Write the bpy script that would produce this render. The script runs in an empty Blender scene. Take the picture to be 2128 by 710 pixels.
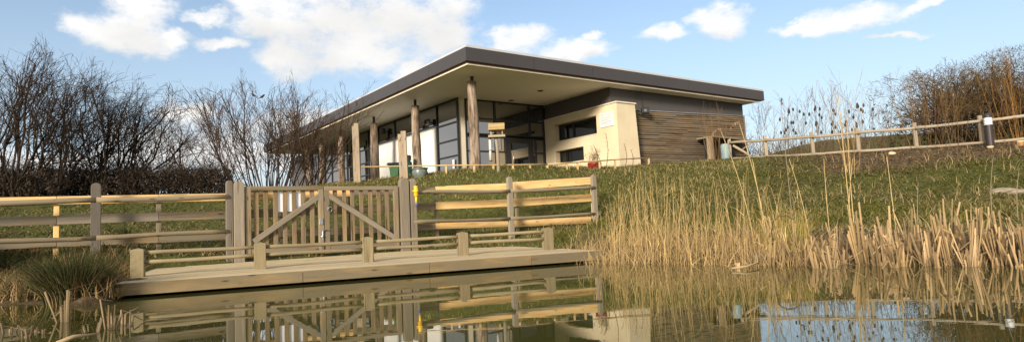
import bpy, bmesh, math, random
import numpy as np
from mathutils import Vector, Matrix, noise as mnoise
rnd = random.Random(7); rng = np.random.default_rng(11)
S = bpy.context.scene; COL = S.collection
PI = math.pi

# ------------------------------------------------------------------ camera (measured from the photograph)
W, HH, F = 2128, 710, 1285.8
PITCH, ROLL, EYE = .0814, .0448, .85
cp, sp, cr, sr = math.cos(PITCH), math.sin(PITCH), math.cos(ROLL), math.sin(ROLL)
_r = np.array([1, 0, 0.]); _f = np.array([0, cp, sp]); _u = np.array([0, -sp, cp])
CAM = np.array([cr*_r - sr*_u, sr*_r + cr*_u, _f])
def ray(u, v): return np.array([(u - W/2)/F, -(v - HH/2)/F, 1.]) @ CAM
def at(u, v, y):                       # the point seen at pixel (u, v) at distance y in front
    q = ray(u, v); q = q*(y/q[1]); return Vector((q[0], q[1], q[2] + EYE))
def flat(u, v, z):                     # the point seen at pixel (u, v) at height z
    q = ray(u, v); s = (z - EYE)/q[2]; return Vector((q[0]*s, q[1]*s, z))
def hit(u, v, P, d):                   # the point seen at (u, v) on the upright plane through P along d
    q = ray(u, v); s, a = np.linalg.solve(np.array([[q[0], -d[0]], [q[1], -d[1]]]), np.array([P[0], P[1]]))
    return Vector((q[0]*s, q[1]*s, q[2]*s + EYE))
def project(P):
    c = CAM @ (np.asarray(P, float).reshape(-1, 3) - np.array([0, 0, EYE])).T
    return W/2 + F*c[0]/c[2], HH/2 - F*c[1]/c[2], c[2]
cam = bpy.data.cameras.new('camera'); co = bpy.data.objects.new('camera', cam); COL.objects.link(co)
cam.sensor_width = 36; cam.lens = 36*F/W; cam.clip_end = 3000; cam.clip_start = .05
m3 = np.array([CAM[0], CAM[1], -CAM[2]]).T
co.matrix_world = Matrix.Translation((0, 0, EYE)) @ Matrix([list(r) for r in m3]).to_4x4()
S.camera = co

# ------------------------------------------------------------------ materials
def nodes(name):
    m = bpy.data.materials.new(name); m.use_nodes = True
    nt = m.node_tree; b = nt.nodes['Principled BSDF']; return m, nt, b
def ramp(nt, fac, stops):
    r = nt.nodes.new('ShaderNodeValToRGB'); e = r.color_ramp.elements
    while len(e) < len(stops): e.new(.5)
    for el, (p, c) in zip(e, stops): el.position = p; el.color = (*c, 1)
    nt.links.new(fac, r.inputs[0]); return r.outputs[0]
def noise_tex(nt, vec, scale, detail=4, rough=.55):
    n = nt.nodes.new('ShaderNodeTexNoise'); n.inputs['Scale'].default_value = scale
    n.inputs['Detail'].default_value = detail; n.inputs['Roughness'].default_value = rough
    nt.links.new(vec, n.inputs['Vector']); return n.outputs[0]
def coords(nt, kind='Object', stretch=(1, 1, 1), shuffle=True):
    t = nt.nodes.new('ShaderNodeTexCoord'); mp = nt.nodes.new('ShaderNodeMapping')
    mp.inputs['Scale'].default_value = stretch; nt.links.new(t.outputs[kind], mp.inputs[0])
    if shuffle:
        oi = nt.nodes.new('ShaderNodeObjectInfo'); ml = nt.nodes.new('ShaderNodeMath'); ml.operation = 'MULTIPLY'
        ml.inputs[1].default_value = 57; nt.links.new(oi.outputs['Random'], ml.inputs[0])
        cb = nt.nodes.new('ShaderNodeCombineXYZ')
        for k in range(3): nt.links.new(ml.outputs[0], cb.inputs[k])
        nt.links.new(cb.outputs[0], mp.inputs['Location'])
    return mp.outputs[0]
def mixc(nt, fac, a, b, mode='MIX'):
    x = nt.nodes.new('ShaderNodeMix'); x.data_type = 'RGBA'; x.blend_type = mode
    if isinstance(fac, (int, float)): x.inputs[0].default_value = fac
    else: nt.links.new(fac, x.inputs[0])
    for s, c in ((6, a), (7, b)):
        if isinstance(c, tuple): x.inputs[s].default_value = (*c, 1)
        else: nt.links.new(c, x.inputs[s])
    return x.outputs[2]
def bump(nt, b, h, strength=.3, dist=.01):
    n = nt.nodes.new('ShaderNodeBump'); n.inputs['Strength'].default_value = strength; n.inputs['Distance'].default_value = dist
    nt.links.new(h, n.inputs['Height']); nt.links.new(n.outputs[0], b.inputs['Normal'])
def plain(name, c, rough=.6, var=.15, scale=3, metal=0, bmp=0, bscale=40):
    m, nt, b = nodes(name); v = coords(nt)
    n = noise_tex(nt, v, scale)
    d = tuple(x*(1 - var) for x in c); l = tuple(min(1, x*(1 + var)) for x in c)
    nt.links.new(ramp(nt, n, [(.3, d), (.7, l)]), b.inputs['Base Color'])
    b.inputs['Roughness'].default_value = rough; b.inputs['Metallic'].default_value = metal
    if bmp: bump(nt, b, noise_tex(nt, v, bscale), bmp)
    return m
def wood(name, light, dark, grain=28, rough=.75, knots=True, weather=None, amount=.5):
    m, nt, b = nodes(name)
    v = coords(nt, stretch=(.7, grain*.5, grain*.5))
    g = noise_tex(nt, v, 1.0, 8, .72)
    c = ramp(nt, g, [(.36, dark), (.5, tuple((x + y)/2 for x, y in zip(light, dark))), (.62, light)])
    ck = noise_tex(nt, coords(nt, stretch=(.45, grain*.7, grain*.7)), 1.3, 3, .5)
    c = mixc(nt, ramp(nt, ck, [(.33, (1, 1, 1)), (.39, (0, 0, 0))]), c, tuple(x*.35 for x in dark))
    v2 = coords(nt, stretch=(.9, 3, 3)); w = noise_tex(nt, v2, 1.6, 4)
    if weather: 
        f = ramp(nt, w, [(.5 - amount*.35, (0, 0, 0)), (.78 - amount*.35, (1, 1, 1))])
        c = mixc(nt, f, c, weather)
    if knots:
        vo = nt.nodes.new('ShaderNodeTexVoronoi'); vo.inputs['Scale'].default_value = 1.0
        nt.links.new(coords(nt, stretch=(1.7, 7, 7)), vo.inputs['Vector'])
        k = ramp(nt, vo.outputs['Distance'], [(.07, (1, 1, 1)), (.15, (0, 0, 0))])
        c = mixc(nt, k, c, tuple(x*.45 for x in dark))
    # each board its own tone
    oi = nt.nodes.new('ShaderNodeObjectInfo'); hs = nt.nodes.new('ShaderNodeHueSaturation')
    mr = nt.nodes.new('ShaderNodeMapRange'); mr.inputs['To Min'].default_value = .62; mr.inputs['To Max'].default_value = 1.26
    ge = nt.nodes.new('ShaderNodeNewGeometry'); av = nt.nodes.new('ShaderNodeMath'); av.operation = 'MULTIPLY_ADD'; av.inputs[1].default_value = .5
    hf = nt.nodes.new('ShaderNodeMath'); hf.operation = 'MULTIPLY'; hf.inputs[1].default_value = .5; nt.links.new(oi.outputs['Random'], hf.inputs[0])
    nt.links.new(ge.outputs['Random Per Island'], av.inputs[0]); nt.links.new(hf.outputs[0], av.inputs[2]); nt.links.new(av.outputs[0], mr.inputs[0]); nt.links.new(mr.outputs[0], hs.inputs['Value']); nt.links.new(c, hs.inputs['Color'])
    nt.links.new(hs.outputs[0], b.inputs['Base Color']); b.inputs['Roughness'].default_value = rough
    b.inputs['Specular IOR Level'].default_value = .25
    bump(nt, b, g, .45, .008)
    return m
def tinted(name, rough=.7, translucent=0, spec=.2):
    m, nt, b = nodes(name)
    a = nt.nodes.new('ShaderNodeAttribute'); a.attribute_name = 'tint'
    nt.links.new(a.outputs['Color'], b.inputs['Base Color']); b.inputs['Roughness'].default_value = rough
    b.inputs['Specular IOR Level'].default_value = spec
    return m

M = {}
M['new_wood'] = wood('new_softwood', (.82, .55, .24), (.66, .40, .145), 22, weather=(.62, .40, .17), amount=.25)
M['brown_wood'] = wood('brown_softwood', (.30, .215, .115), (.135, .093, .048), 26, weather=(.19, .16, .11), amount=.5)
M['slat_wood'] = wood('slat_softwood', (.33, .22, .105), (.14, .09, .042), 26, weather=(.17, .13, .08), amount=.45)
M['grey_wood'] = wood('weathered_grey_wood', (.32, .265, .185), (.13, .10, .068), 30, weather=(.22, .185, .135), amount=.6, knots=False)
M['dark_wood'] = wood('dark_grey_wood', (.19, .155, .115), (.085, .066, .048), 30, weather=(.13, .112, .088), amount=.5, knots=False)
M['pole_wood'] = wood('round_pole_wood', (.33, .25, .14), (.16, .115, .062), 18, weather=(.22, .18, .115), amount=.5)
M['deck_wood'] = wood('deck_softwood', (.64, .50, .28), (.46, .335, .17), 20, weather=(.54, .43, .26), amount=.5)
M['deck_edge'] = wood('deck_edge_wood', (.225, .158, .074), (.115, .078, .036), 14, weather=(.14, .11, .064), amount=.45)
M['rail_wood'] = wood('mossy_rail_wood', (.34, .255, .14), (.17, .125, .062), 18, weather=(.24, .195, .11), amount=.55)
M['post_wood'] = wood('deck_post_wood', (.31, .24, .135), (.17, .13, .07), 22, weather=(.20, .165, .088), amount=.4, knots=False)
M['rustic_pole'] = wood('yellow_rustic_pole', (.50, .36, .17), (.32, .21, .09), 12)
M['fence_wood'] = wood('field_rail_wood', (.40, .31, .20), (.23, .17, .10), 16, weather=(.30, .25, .18), amount=.5)
M['cladding'] = wood('timber_cladding', (.28, .19, .105), (.12, .078, .04), 14, weather=(.21, .16, .105), amount=.5, knots=False)
M['twin_wood'] = wood('sawn_pine_post', (.42, .31, .19), (.25, .17, .095), 22, weather=(.31, .25, .18), amount=.4)
# bark of the log columns
def bark():
    m, nt, b = nodes('stripped_log'); v = coords(nt, stretch=(1.2, 9, 9)); n = noise_tex(nt, v, 1.4, 8, .7)
    v2 = coords(nt, stretch=(.8, 2, 2)); n2 = noise_tex(nt, v2, 1.2, 4)
    c = ramp(nt, n, [(.36, (.05, .034, .022)), (.5, (.17, .12, .08)), (.64, (.33, .25, .17))])
    c2 = ramp(nt, n, [(.34, (.12, .085, .06)), (.62, (.42, .325, .24))])
    f = ramp(nt, n2, [(.42, (0, 0, 0)), (.56, (1, 1, 1))])
    nt.links.new(mixc(nt, f, c, c2), b.inputs['Base Color']); b.inputs['Roughness'].default_value = .85
    b.inputs['Specular IOR Level'].default_value = .15
    bump(nt, b, n, .8, .03); return m
M['bark'] = bark()
M['steel'] = plain('dark_steel', (.035, .03, .028), .5, metal=.3)
M['zinc'] = plain('galvanised_steel', (.42, .43, .45), .35, metal=.8)
M['fascia'] = plain('charcoal_fascia', (.044, .038, .037), .42, .06, .4)
M['cladpanel'] = plain('grey_cladding_panel', (.078, .069, .062), .55, .05, .4)
M['soffit'] = plain('cream_soffit', (.92, .84, .76), .7, .03, .5)
M['trim'] = plain('cream_trim', (.70, .62, .47), .6, .05, 2)
M['roofedge'] = plain('pale_roof_edge', (.48, .48, .48), .5, .06, 2)
M['roofing'] = plain('grey_roofing', (.3, .3, .3), .7)
M['white'] = plain('white_render', (.80, .77, .70), .85, .03, 1.2, bmp=.08, bscale=90)
def cream():
    m, nt, b = nodes('cream_render'); v = coords(nt, shuffle=False); n = noise_tex(nt, v, 1.1, 5)
    c = ramp(nt, n, [(.3, (.60, .485, .305)), (.7, (.68, .565, .375))])
    streak = noise_tex(nt, coords(nt, stretch=(5, 5, .5), shuffle=False), 1.3, 5)
    f = ramp(nt, streak, [(.52, (0, 0, 0)), (.8, (.35, .35, .35))])
    nt.links.new(mixc(nt, f, c, (.54, .45, .31)), b.inputs['Base Color']); b.inputs['Roughness'].default_value = .9
    bump(nt, b, noise_tex(nt, v, 70), .12, .01); return m
M['cream'] = cream()
M['frame'] = plain('black_window_frame', (.018, .016, .015), .4, .1)
def glass(nm='coated_glass', ior=3.3):
    m, nt, b = nodes(nm); b.inputs['Base Color'].default_value = (.008, .009, .008, 1)
    b.inputs['Roughness'].default_value = .015; b.inputs['IOR'].default_value = ior
    n = noise_tex(nt, coords(nt), .9, 2); bump(nt, b, n, .05, .02); return m
M['glass'] = glass(); M['glass2'] = glass('plain_window_glass', 1.75)
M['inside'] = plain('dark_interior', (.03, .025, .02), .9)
M['blackp'] = plain('black_plastic', (.015, .015, .015), .45)
M['whitep'] = plain('white_board', (.80, .80, .84), .5, .03)
M['signp'] = plain('pale_sign_face', (.62, .63, .62), .4, .03)
M['ink'] = plain('grey_print', (.33, .35, .35), .6, .05)
M['emblem'] = plain('green_print', (.42, .45, .25), .6, .05)
M['yellow'] = plain('yellow_plastic', (.80, .47, .03), .4, .06)
M['blue'] = plain('blue_plastic', (.06, .10, .28), .5, .1)
M['lgreen'] = plain('green_bin_plastic', (.018, .085, .02), .4, .1)
M['dgreen'] = plain('teal_bin_plastic', (.005, .075, .048), .4, .1)
M['pot'] = plain('glazed_pot', (.13, .15, .125), .35, .35, 5)
M['red'] = plain('red_glaze', (.25, .022, .015), .35, .15)
M['soil'] = plain('potting_soil', (.03, .02, .012), .95)
M['lampglass'] = plain('white_louvre', (.75, .75, .73), .4, .03)
M['bollard'] = plain('dark_bollard', (.028, .020, .018), .5, .1)
M['stone'] = plain('pale_stone', (.26, .21, .145), .85, .2, 4, bmp=.4, bscale=9)
M['cutend'] = plain('fresh_cut_wood', (.66, .47, .28), .8, .1, 20)
M['stump'] = plain('orange_bark', (.36, .17, .06), .8, .25, 14)
M['barrel'] = plain('pale_blue_barrel', (.25, .34, .34), .5, .1)
M['feather'] = plain('brown_feathers', (.035, .025, .02), .8)
M['teasel'] = plain('teasel_head', (.045, .028, .016), .9, .3)
M['slate'] = plain('concrete_slab', (.4, .38, .35), .9)
M['tint'] = tinted('dry_plant'); M['tgreen'] = tinted('grass_blades', .75, spec=.08); M['twig'] = tinted('twig_bark', .8, spec=.12)

# ------------------------------------------------------------------ mesh and object helpers
WM = {}
def register(o, parent, wm):
    COL.objects.link(o); WM[o.name] = wm
    if parent is not None:
        o.parent = parent; o.matrix_parent_inverse = WM[parent.name].inverted()
    o.matrix_basis = wm; return o
def tag(o, label=None, cat=None, group=None, kind=None):
    for k, v in (('label', label), ('category', cat), ('group', group), ('kind', kind)):
        if v: o[k] = v
    return o
def empty(name, loc, label, cat, group=None):
    o = bpy.data.objects.new(name, None); o.empty_display_size = .2
    register(o, None, Matrix.Translation(Vector(loc))); return tag(o, label, cat, group)
def link(name, me, mat, parent=None, wm=None, smooth=False):
    mats = mat if isinstance(mat, (list, tuple)) else [mat]
    for mm in mats: me.materials.append(mm)
    if smooth: me.polygons.foreach_set('use_smooth', [True]*len(me.polygons))
    o = bpy.data.objects.new(name, me); return register(o, parent, wm or Matrix.Identity(4))
def npmesh(name, V, Q, tint=None):
    me = bpy.data.meshes.new(name); V = np.asarray(V, np.float32); Q = np.asarray(Q, np.int32)
    k = Q.shape[1]; me.vertices.add(len(V)); me.vertices.foreach_set('co', V.ravel())
    me.loops.add(Q.size); me.loops.foreach_set('vertex_index', Q.ravel())
    me.polygons.add(len(Q)); me.polygons.foreach_set('loop_start', np.arange(0, Q.size, k, dtype=np.int32))
    me.polygons.foreach_set('loop_total', np.full(len(Q), k, np.int32))
    me.update(calc_edges=True)
    if tint is not None:
        a = me.attributes.new('tint', 'FLOAT_COLOR', 'POINT')
        a.data.foreach_set('color', np.c_[tint, np.ones(len(tint))].astype(np.float32).ravel())
    return me
class MB:
    def __init__(s): s.v = []; s.f = []
    def add(s, vs, fs):
        n = len(s.v); s.v += [tuple(x) for x in vs]; s.f += [tuple(i + n for i in f) for f in fs]; return s
    def box(s, o, ax, ay, az):         # corner o and three edge vectors
        o, ax, ay, az = (Vector(x) for x in (o, ax, ay, az))
        vs = [o, o + ax, o + ax + ay, o + ay, o + az, o + ax + az, o + ax + ay + az, o + ay + az]
        fs = [(0, 3, 2, 1), (4, 5, 6, 7), (0, 1, 5, 4), (1, 2, 6, 5), (2, 3, 7, 6), (3, 0, 4, 7)]
        if ax.cross(ay).dot(az) < 0: fs = [f[::-1] for f in fs]
        return s.add(vs, fs)
    def cbox(s, c, x, y, z): return s.box(Vector(c) - Vector((x/2, y/2, z/2)), (x, 0, 0), (0, y, 0), (0, 0, z))
    def prism(s, poly, z0, z1):        # counter-clockwise outline
        n = len(poly); vs = [(p[0], p[1], z0) for p in poly] + [(p[0], p[1], z1) for p in poly]
        return s.add(vs, [tuple(range(n))[::-1], tuple(range(n, 2*n))] + [(i, (i+1) % n, n + (i+1) % n, n + i) for i in range(n)])
    def lathe(s, prof, n=20, c=(0, 0, 0)):
        vs = []; fs = []
        for r, z in prof: vs += [(c[0] + r*math.cos(2*PI*i/n), c[1] + r*math.sin(2*PI*i/n), c[2] + z) for i in range(n)]
        for k in range(len(prof) - 1): fs += [(k*n + i, k*n + (i+1) % n, (k+1)*n + (i+1) % n, (k+1)*n + i) for i in range(n)]
        fs += [tuple(range(n))[::-1], tuple((len(prof)-1)*n + i for i in range(n))]
        return s.add(vs, fs)
    def tube(s, pts, rs, n=8):
        pts = [Vector(p) for p in pts]; vs = []; fs = []
        for i, p in enumerate(pts):
            t = (pts[min(i+1, len(pts)-1)] - pts[max(i-1, 0)]).normalized()
            u = t.orthogonal().normalized() if abs(t.z) > .9 else t.cross(Vector((0, 0, 1))).normalized(); w = t.cross(u)
            r = rs[i] if isinstance(rs, (list, tuple)) else rs
            vs += [p + (u*math.cos(2*PI*k/n) + w*math.sin(2*PI*k/n))*r for k in range(n)]
        for i in range(len(pts)-1): fs += [(i*n + k, (i+1)*n + k, (i+1)*n + (k+1) % n, i*n + (k+1) % n) for k in range(n)]
        fs += [tuple(range(n)), tuple((len(pts)-1)*n + k for k in range(n))[::-1]]
        return s.add(vs, fs)
    def mesh(s, name, bevel=0, seg=1):
        me = bpy.data.meshes.new(name); me.from_pydata(s.v, [], s.f)
        bm = bmesh.new(); bm.from_mesh(me); bmesh.ops.recalc_face_normals(bm, faces=bm.faces)
        if bevel: bmesh.ops.bevel(bm, geom=list(bm.edges), offset=bevel, segments=seg, affect='EDGES', clamp_overlap=True)
        bm.to_mesh(me); bm.free(); return me
    def build(s, name, mat, parent=None, wm=None, bevel=0, smooth=False): return link(name, s.mesh(name, bevel), mat, parent, wm, smooth)
def frame_x(p0, p1, side=None):        # a frame whose X runs from p0 to p1 (Y = side as far as possible)
    x = (Vector(p1) - Vector(p0)); L = x.length; x.normalize()
    z = Vector((0, 0, 1)) if abs(x.z) < .95 else Vector((0, 1, 0))
    y = Vector(side) if side is not None else z.cross(x)
    y = (y - x*y.dot(x)).normalized(); z = x.cross(y)
    return Matrix(((x.x, y.x, z.x, p0[0]), (x.y, y.y, z.y, p0[1]), (x.z, y.z, z.z, p0[2]), (0, 0, 0, 1))), L
def board(name, p0, p1, w, t, mat, parent=None, side=None, bevel=.006):   # w = depth along side, t = the other way
    wm, L = frame_x(p0, p1, side)
    return MB().box((0, -w/2, -t/2), (L, 0, 0), (0, w, 0), (0, 0, t)).build(name, mat, parent, wm, bevel)
def pole(name, p0, p1, r0, r1, mat, parent=None, n=10, wob=.12, seg=None):
    wm, L = frame_x(p0, p1); k = seg or max(3, int(L/.35)); ph = rnd.uniform(0, 9)
    pts = []; rs = []
    for i in range(k+1):
        t = i/k; e = 0 if i in (0, k) else 1
        pts.append((L*t, r0*wob*2*e*math.sin(ph + 3*t), r0*wob*2*e*math.cos(ph*1.7 + 4*t))); rs.append((r0 + (r1-r0)*t)*(1 + wob*.5*math.sin(ph*3 + 9*t)))
    return MB().tube(pts, rs, n).build(name, mat, parent, wm, smooth=True)
def arch_post(name, base, h, w, t, mat, parent=None, ang=0, lean=(0, 0)):  # post with a rounded top, wide side along ang
    prof = [(-w/2, -.35), (w/2, -.35), (w/2, h - w*.42)]
    for i in range(1, 8): a = PI*i/8; prof.append((w/2*math.cos(a), h - w*.42 + w*.42*math.sin(a)))
    prof.append((-w/2, h - w*.42)); n = len(prof)
    # local X is up so that the grain follows the post
    vs = [(z, x, -t/2) for x, z in prof] + [(z, x, t/2) for x, z in prof]
    fs = [tuple(range(n)), tuple(range(n, 2*n))[::-1]] + [(i, n+i, n+(i+1) % n, (i+1) % n) for i in range(n)]
    up = Vector((lean[0], lean[1], 1)).normalized(); d = Vector((math.cos(ang), math.sin(ang), 0)); d = (d - up*d.dot(up)).normalized(); k = up.cross(d)
    wm = Matrix(((up.x, d.x, k.x, base[0]), (up.y, d.y, k.y, base[1]), (up.z, d.z, k.z, base[2]), (0, 0, 0, 1)))
    return MB().add(vs, fs).build(name, mat, parent, wm, .008)
def V3(p, z): return Vector((p[0], p[1], z))

# ------------------------------------------------------------------ terrain
A2 = np.array([-2.68, 16.5]); FD = np.array([.82745, .56154]); FN = np.array([-.56154, .82745])   # line of the fence and gate
DKL, DKR = Vector((-5.75, 8.94, 0)), Vector((1.66, 12.13, 0))                                       # front edge of the deck
DD = (DKR - DKL).normalized(); DN = Vector((-DD.y, DD.x, 0)); DLEN = (DKR - DKL).length; DDEP = 4.35; DTOP = .215
cps = []
def cpt(x, y, z): cps.append((x, y, z))
for x in np.arange(-4, 14, 3):
    for y in (2.5, 5): cpt(x, y, -.6)
for x in (-30, -10, 0, 12, 30): cpt(x, -2.5, .15); cpt(x, -25, .6)
shore = [flat(u, v, 0) for u, v in ((-160, 622), (0, 630), (100, 636), (180, 634), (243, 622))]
for p in shore: cpt(p.x, p.y, 0); cpt(p.x + .1, p.y - 1.1, -.28); cpt(p.x - .1, p.y + 1.3, .2)
cpt(-13, 8, .35); cpt(-14, 4, .3); cpt(-7, 3.5, -.5); cpt(-10, 4.0, -.3)
for t in (.03, .3, .6, .97):
    q = DKL + DD*DLEN*t; cpt(q.x, q.y, -.38); q2 = q + DN*2.2; cpt(q2.x, q2.y, -.08); q3 = q + DN*4.25; cpt(q3.x, q3.y, .10)
for u, v in ((1290, 543), (1400, 544), (1500, 546), (1620, 547), (1760, 547), (1900, 548), (2010, 549), (2128, 551), (2300, 556)):
    p = flat(u, v, 0); cpt(p.x, p.y, 0); q = p*1.12; cpt(q.x, q.y, .25); q = p*.86; cpt(q.x, q.y, -.3)
for s, z in ((-9, .62), (-7, .55), (-5.6, .36), (-4.2, .2), (-2, .17), (-.3, .19), (3.1, .32), (6.4, .55)):
    q = A2 + FD*s; cpt(*q, z); q = A2 + FD*s + FN*.8; cpt(*q, z + .22)
for u, v, y in ((-150, 425, 22), (60, 425, 21), (200, 420, 22), (350, 412, 23), (480, 405, 24), (600, 396, 25), (700, 386, 25), (800, 379, 24.5), (880, 375, 23),
                (950, 371, 22), (1050, 362, 22), (1150, 355.5, 23), (1240, 352, 25), (1320, 345, 27), (1400, 338, 28), (1480, 333, 29.5), (1560, 330, 31), (1700, 322, 29.5),
                (1800, 316, 28.5), (1905, 308, 27.3), (2045, 304, 26), (2128, 298, 25.3), (2300, 285, 24), (1700, 400, 19), (1550, 420, 18), (1900, 400, 17), (2080, 400, 15.5), (1400, 420, 19.5),
                (1290, 430, 19.5), (2300, 390, 14)):
    p = at(u, v, y); cpt(*p)
for x, y in ((-4, 27), (-8, 33), (-12, 37), (2, 27.5), (6, 30), (12, 36), (0, 40), (-20, 45), (10, 50)): cpt(x, y, 3.08)
cpt(-22, 30, 2.7); cpt(-35, 35, 2.8); cpt(-25, 18, 1.6); cpt(-22, 12, 1.0)
cpt(28, 36, 4.3); cpt(20, 38, 3.9); cpt(32, 62, 7.8); cpt(52, 66, 8.4); cpt(45, 45, 5.6); cpt(18, 62, 4.5); cpt(40, 25, 4.3); cpt(30, 14, 2.4)
for k in range(12):
    a = 2*PI*k/12; cpt(150*math.sin(a), 150*math.cos(a), 3.2 + (3.5 if 0 < k < 3 else 0)); cpt(700*math.sin(a), 700*math.cos(a), 4)
CP = np.array(cps); 
def kern(d): return -d
_n = len(CP); _d = np.hypot(CP[:, None, 0] - CP[None, :, 0], CP[:, None, 1] - CP[None, :, 1])
_A = np.zeros((_n+1, _n+1)); _A[:_n, :_n] = kern(_d) - np.eye(_n)*.12; _A[:_n, _n] = 1; _A[_n, :_n] = 1
_w = np.linalg.solve(_A, np.r_[CP[:, 2], 0])
def ZZ(X, Y):
    X = np.asarray(X, float).ravel(); Y = np.asarray(Y, float).ravel(); out = np.zeros(len(X))
    for i in range(0, len(X), 20000):
        sl = slice(i, i+20000)
        d = np.hypot(X[sl, None] - CP[None, :, 0], Y[sl, None] - CP[None, :, 1]); out[sl] = kern(d) @ _w[:_n] + _w[_n]
    rough = np.clip((np.hypot(X, Y) - 7)/4, 0, 1)*.035
    out += rough*(np.sin(X*2.3 + 1.2*np.sin(Y*1.7)) + np.sin(Y*2.9 + 1.4*np.sin(X*2.1)) + .8*np.sin(X*5.1 + Y*4.3))*.6
    return out
def gz(x, y): return float(ZZ([x], [y])[0])
def axis(lo, hi, step, far):
    a = list(np.arange(lo, hi, step)); s = step; x = a[-1]
    while x < far: s *= 1.35; x += s; a.append(x)
    s = step; x = lo; b = []
    while x > -far: s *= 1.35; x -= s; b.append(x)
    return np.array(b[::-1] + a)
gx = axis(-22, 34, .3, 900); gy = axis(0, 42, .3, 900)
GX, GY = np.meshgrid(gx, gy); GZ = ZZ(GX, GY); nx, ny = len(gx), len(gy)
idx = np.arange(nx*ny).reshape(ny, nx)
Q = np.stack([idx[:-1, :-1], idx[:-1, 1:], idx[1:, 1:], idx[1:, :-1]], -1).reshape(-1, 4)
def ground_mat():
    m, nt, b = nodes('bank_soil_and_turf'); v = coords(nt, shuffle=False)
    n1 = noise_tex(nt, v, .55, 5); n2 = noise_tex(nt, v, 7, 6, .7); n3 = noise_tex(nt, v, 2.2, 5)
    turf = ramp(nt, n2, [(.3, (.05, .05, .014)), (.55, (.082, .085, .022)), (.75, (.19, .155, .06))])
    soil = ramp(nt, n2, [(.3, (.045, .030, .016)), (.5, (.10, .068, .036)), (.72, (.21, .15, .08))])
    geo = nt.nodes.new('ShaderNodeAttribute'); geo.attribute_name = 'tint'
    sx = nt.nodes.new('ShaderNodeSeparateColor'); nt.links.new(geo.outputs['Color'], sx.inputs[0])
    ad = nt.nodes.new('ShaderNodeMath'); ad.operation = 'ADD'; nt.links.new(sx.outputs[0], ad.inputs[0])
    sb = nt.nodes.new('ShaderNodeMath'); sb.operation = 'MULTIPLY_ADD'; sb.inputs[1].default_value = .9; sb.inputs[2].default_value = -.45
    nt.links.new(n3, sb.inputs[0]); nt.links.new(sb.outputs[0], ad.inputs[1])
    f = ramp(nt, ad.outputs[0], [(.35, (0, 0, 0)), (.65, (1, 1, 1))])
    c = mixc(nt, f, turf, soil)
    # pond mud below the water line
    f2 = sx.outputs[1]
    nt.links.new(mixc(nt, f2, c, (.03, .022, .012)), b.inputs['Base Color']); b.inputs['Roughness'].default_value = .95
    b.inputs['Specular IOR Level'].default_value = .1
    bump(nt, b, n2, .8, .06); return m
M['ground'] = ground_mat()
# where the ground is bare: the leaf-littered strip along the far right fence, the muddy left bank, the pond margin
def bare(X, Y, Z):
    u, v, d = project(np.c_[X, Y, Z]); ok = d > 1
    k = np.zeros(len(X))
    s = np.clip((u - 1640)/120, 0, 1)*np.clip((Y - (20.5 + .0*X))/2.0, 0, 1)*np.clip((33 - Y)/2, 0, 1); k = np.maximum(k, s*ok)
    s = np.clip((-4.2 - X)/1.2, 0, 1)*np.clip((12.3 - Y)/2, 0, 1); k = np.maximum(k, s*.85)
    k = np.maximum(k, np.clip((.62 - Z)/.35, 0, 1)*.85*(u > 1200))
    k = np.maximum(k, np.clip((.32 - Z)/.25, 0, 1)*.8)
    return k
zf = GZ.copy(); bt = bare(GX.ravel(), GY.ravel(), zf)
mud = np.clip((.05 - zf)/.12, 0, 1)
ground = link('ground', npmesh('ground', np.c_[GX.ravel(), GY.ravel(), zf], Q, np.c_[bt, mud, mud*0]), M['ground'], smooth=True); tag(ground, kind='structure')

# ------------------------------------------------------------------ pond water
def water_mat():
    m, nt, b = nodes('pond_water'); b.inputs['Base Color'].default_value = (.052, .052, .013, 1)
    b.inputs['Roughness'].default_value = .012; b.inputs['IOR'].default_value = 1.7
    v = coords(nt, stretch=(.5, 1.6, 1), shuffle=False); n = noise_tex(nt, v, 1.5, 2, .4)
    v2 = coords(nt, stretch=(1.5, 5, 1), shuffle=False); n2 = noise_tex(nt, v2, 2.2, 2, .4)
    ad = nt.nodes.new('ShaderNodeMath'); ad.operation = 'MULTIPLY_ADD'; ad.inputs[1].default_value = .25; nt.links.new(n2, ad.inputs[0]); nt.links.new(n, ad.inputs[2])
    bump(nt, b, ad.outputs[0], .011, .05); return m
M['water'] = water_mat()
wt = link('pond_water', npmesh('pond_water', [(-16, -6, 0), (20, -6, 0), (20, 17, 0), (-16, 17, 0)], [(0, 1, 2, 3)]), M['water']); tag(wt, kind='structure')

# ------------------------------------------------------------------ deck and its low railing
def dk(s, n, z): return DKL + DD*s + DN*n + Vector((0, 0, z))
t = empty('timber_deck', dk(0, 0, 0), 'low timber viewing deck of long grooved boards standing over the pond edge', 'deck')
mb = MB(); n0 = .03
while n0 < DDEP - .02:
    s0 = 0; w = min(.138, DDEP - n0)
    for L in (rnd.uniform(2, 5), 9):
        s1 = min(DLEN, s0 + L)
        if s1 - s0 > .05: mb.box(dk(s0, n0, DTOP - .035 + rnd.uniform(-.0015, .0015)), DD*(s1 - s0 - .004), DN*w, (0, 0, .035))
        s0 = s1
    n0 += .146
WEDGE = ((-.1, DDEP), (1.59, 4.80), (5.51, 5.54), (8.15, DDEP))     # boards running on to the foot of the gate
n0 = DDEP + .03
while n0 < 5.5:
    s0 = np.interp(n0 + .14, (DDEP, 4.80, 5.54), (-.1, 1.59, 5.51)); s1 = min(DLEN, np.interp(n0 + .14, (DDEP, 5.54), (8.15, 5.51))); sm = rnd.uniform(s0 + .3*(s1 - s0), s0 + .7*(s1 - s0))
    for a_, b_ in ((s0, sm - .002), (sm + .002, s1)):
        if b_ - a_ > .1: mb.box(dk(a_, n0, DTOP - .035 + rnd.uniform(-.0015, .0015)), DD*(b_ - a_), DN*.138, (0, 0, .035))
    n0 += .146
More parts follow.
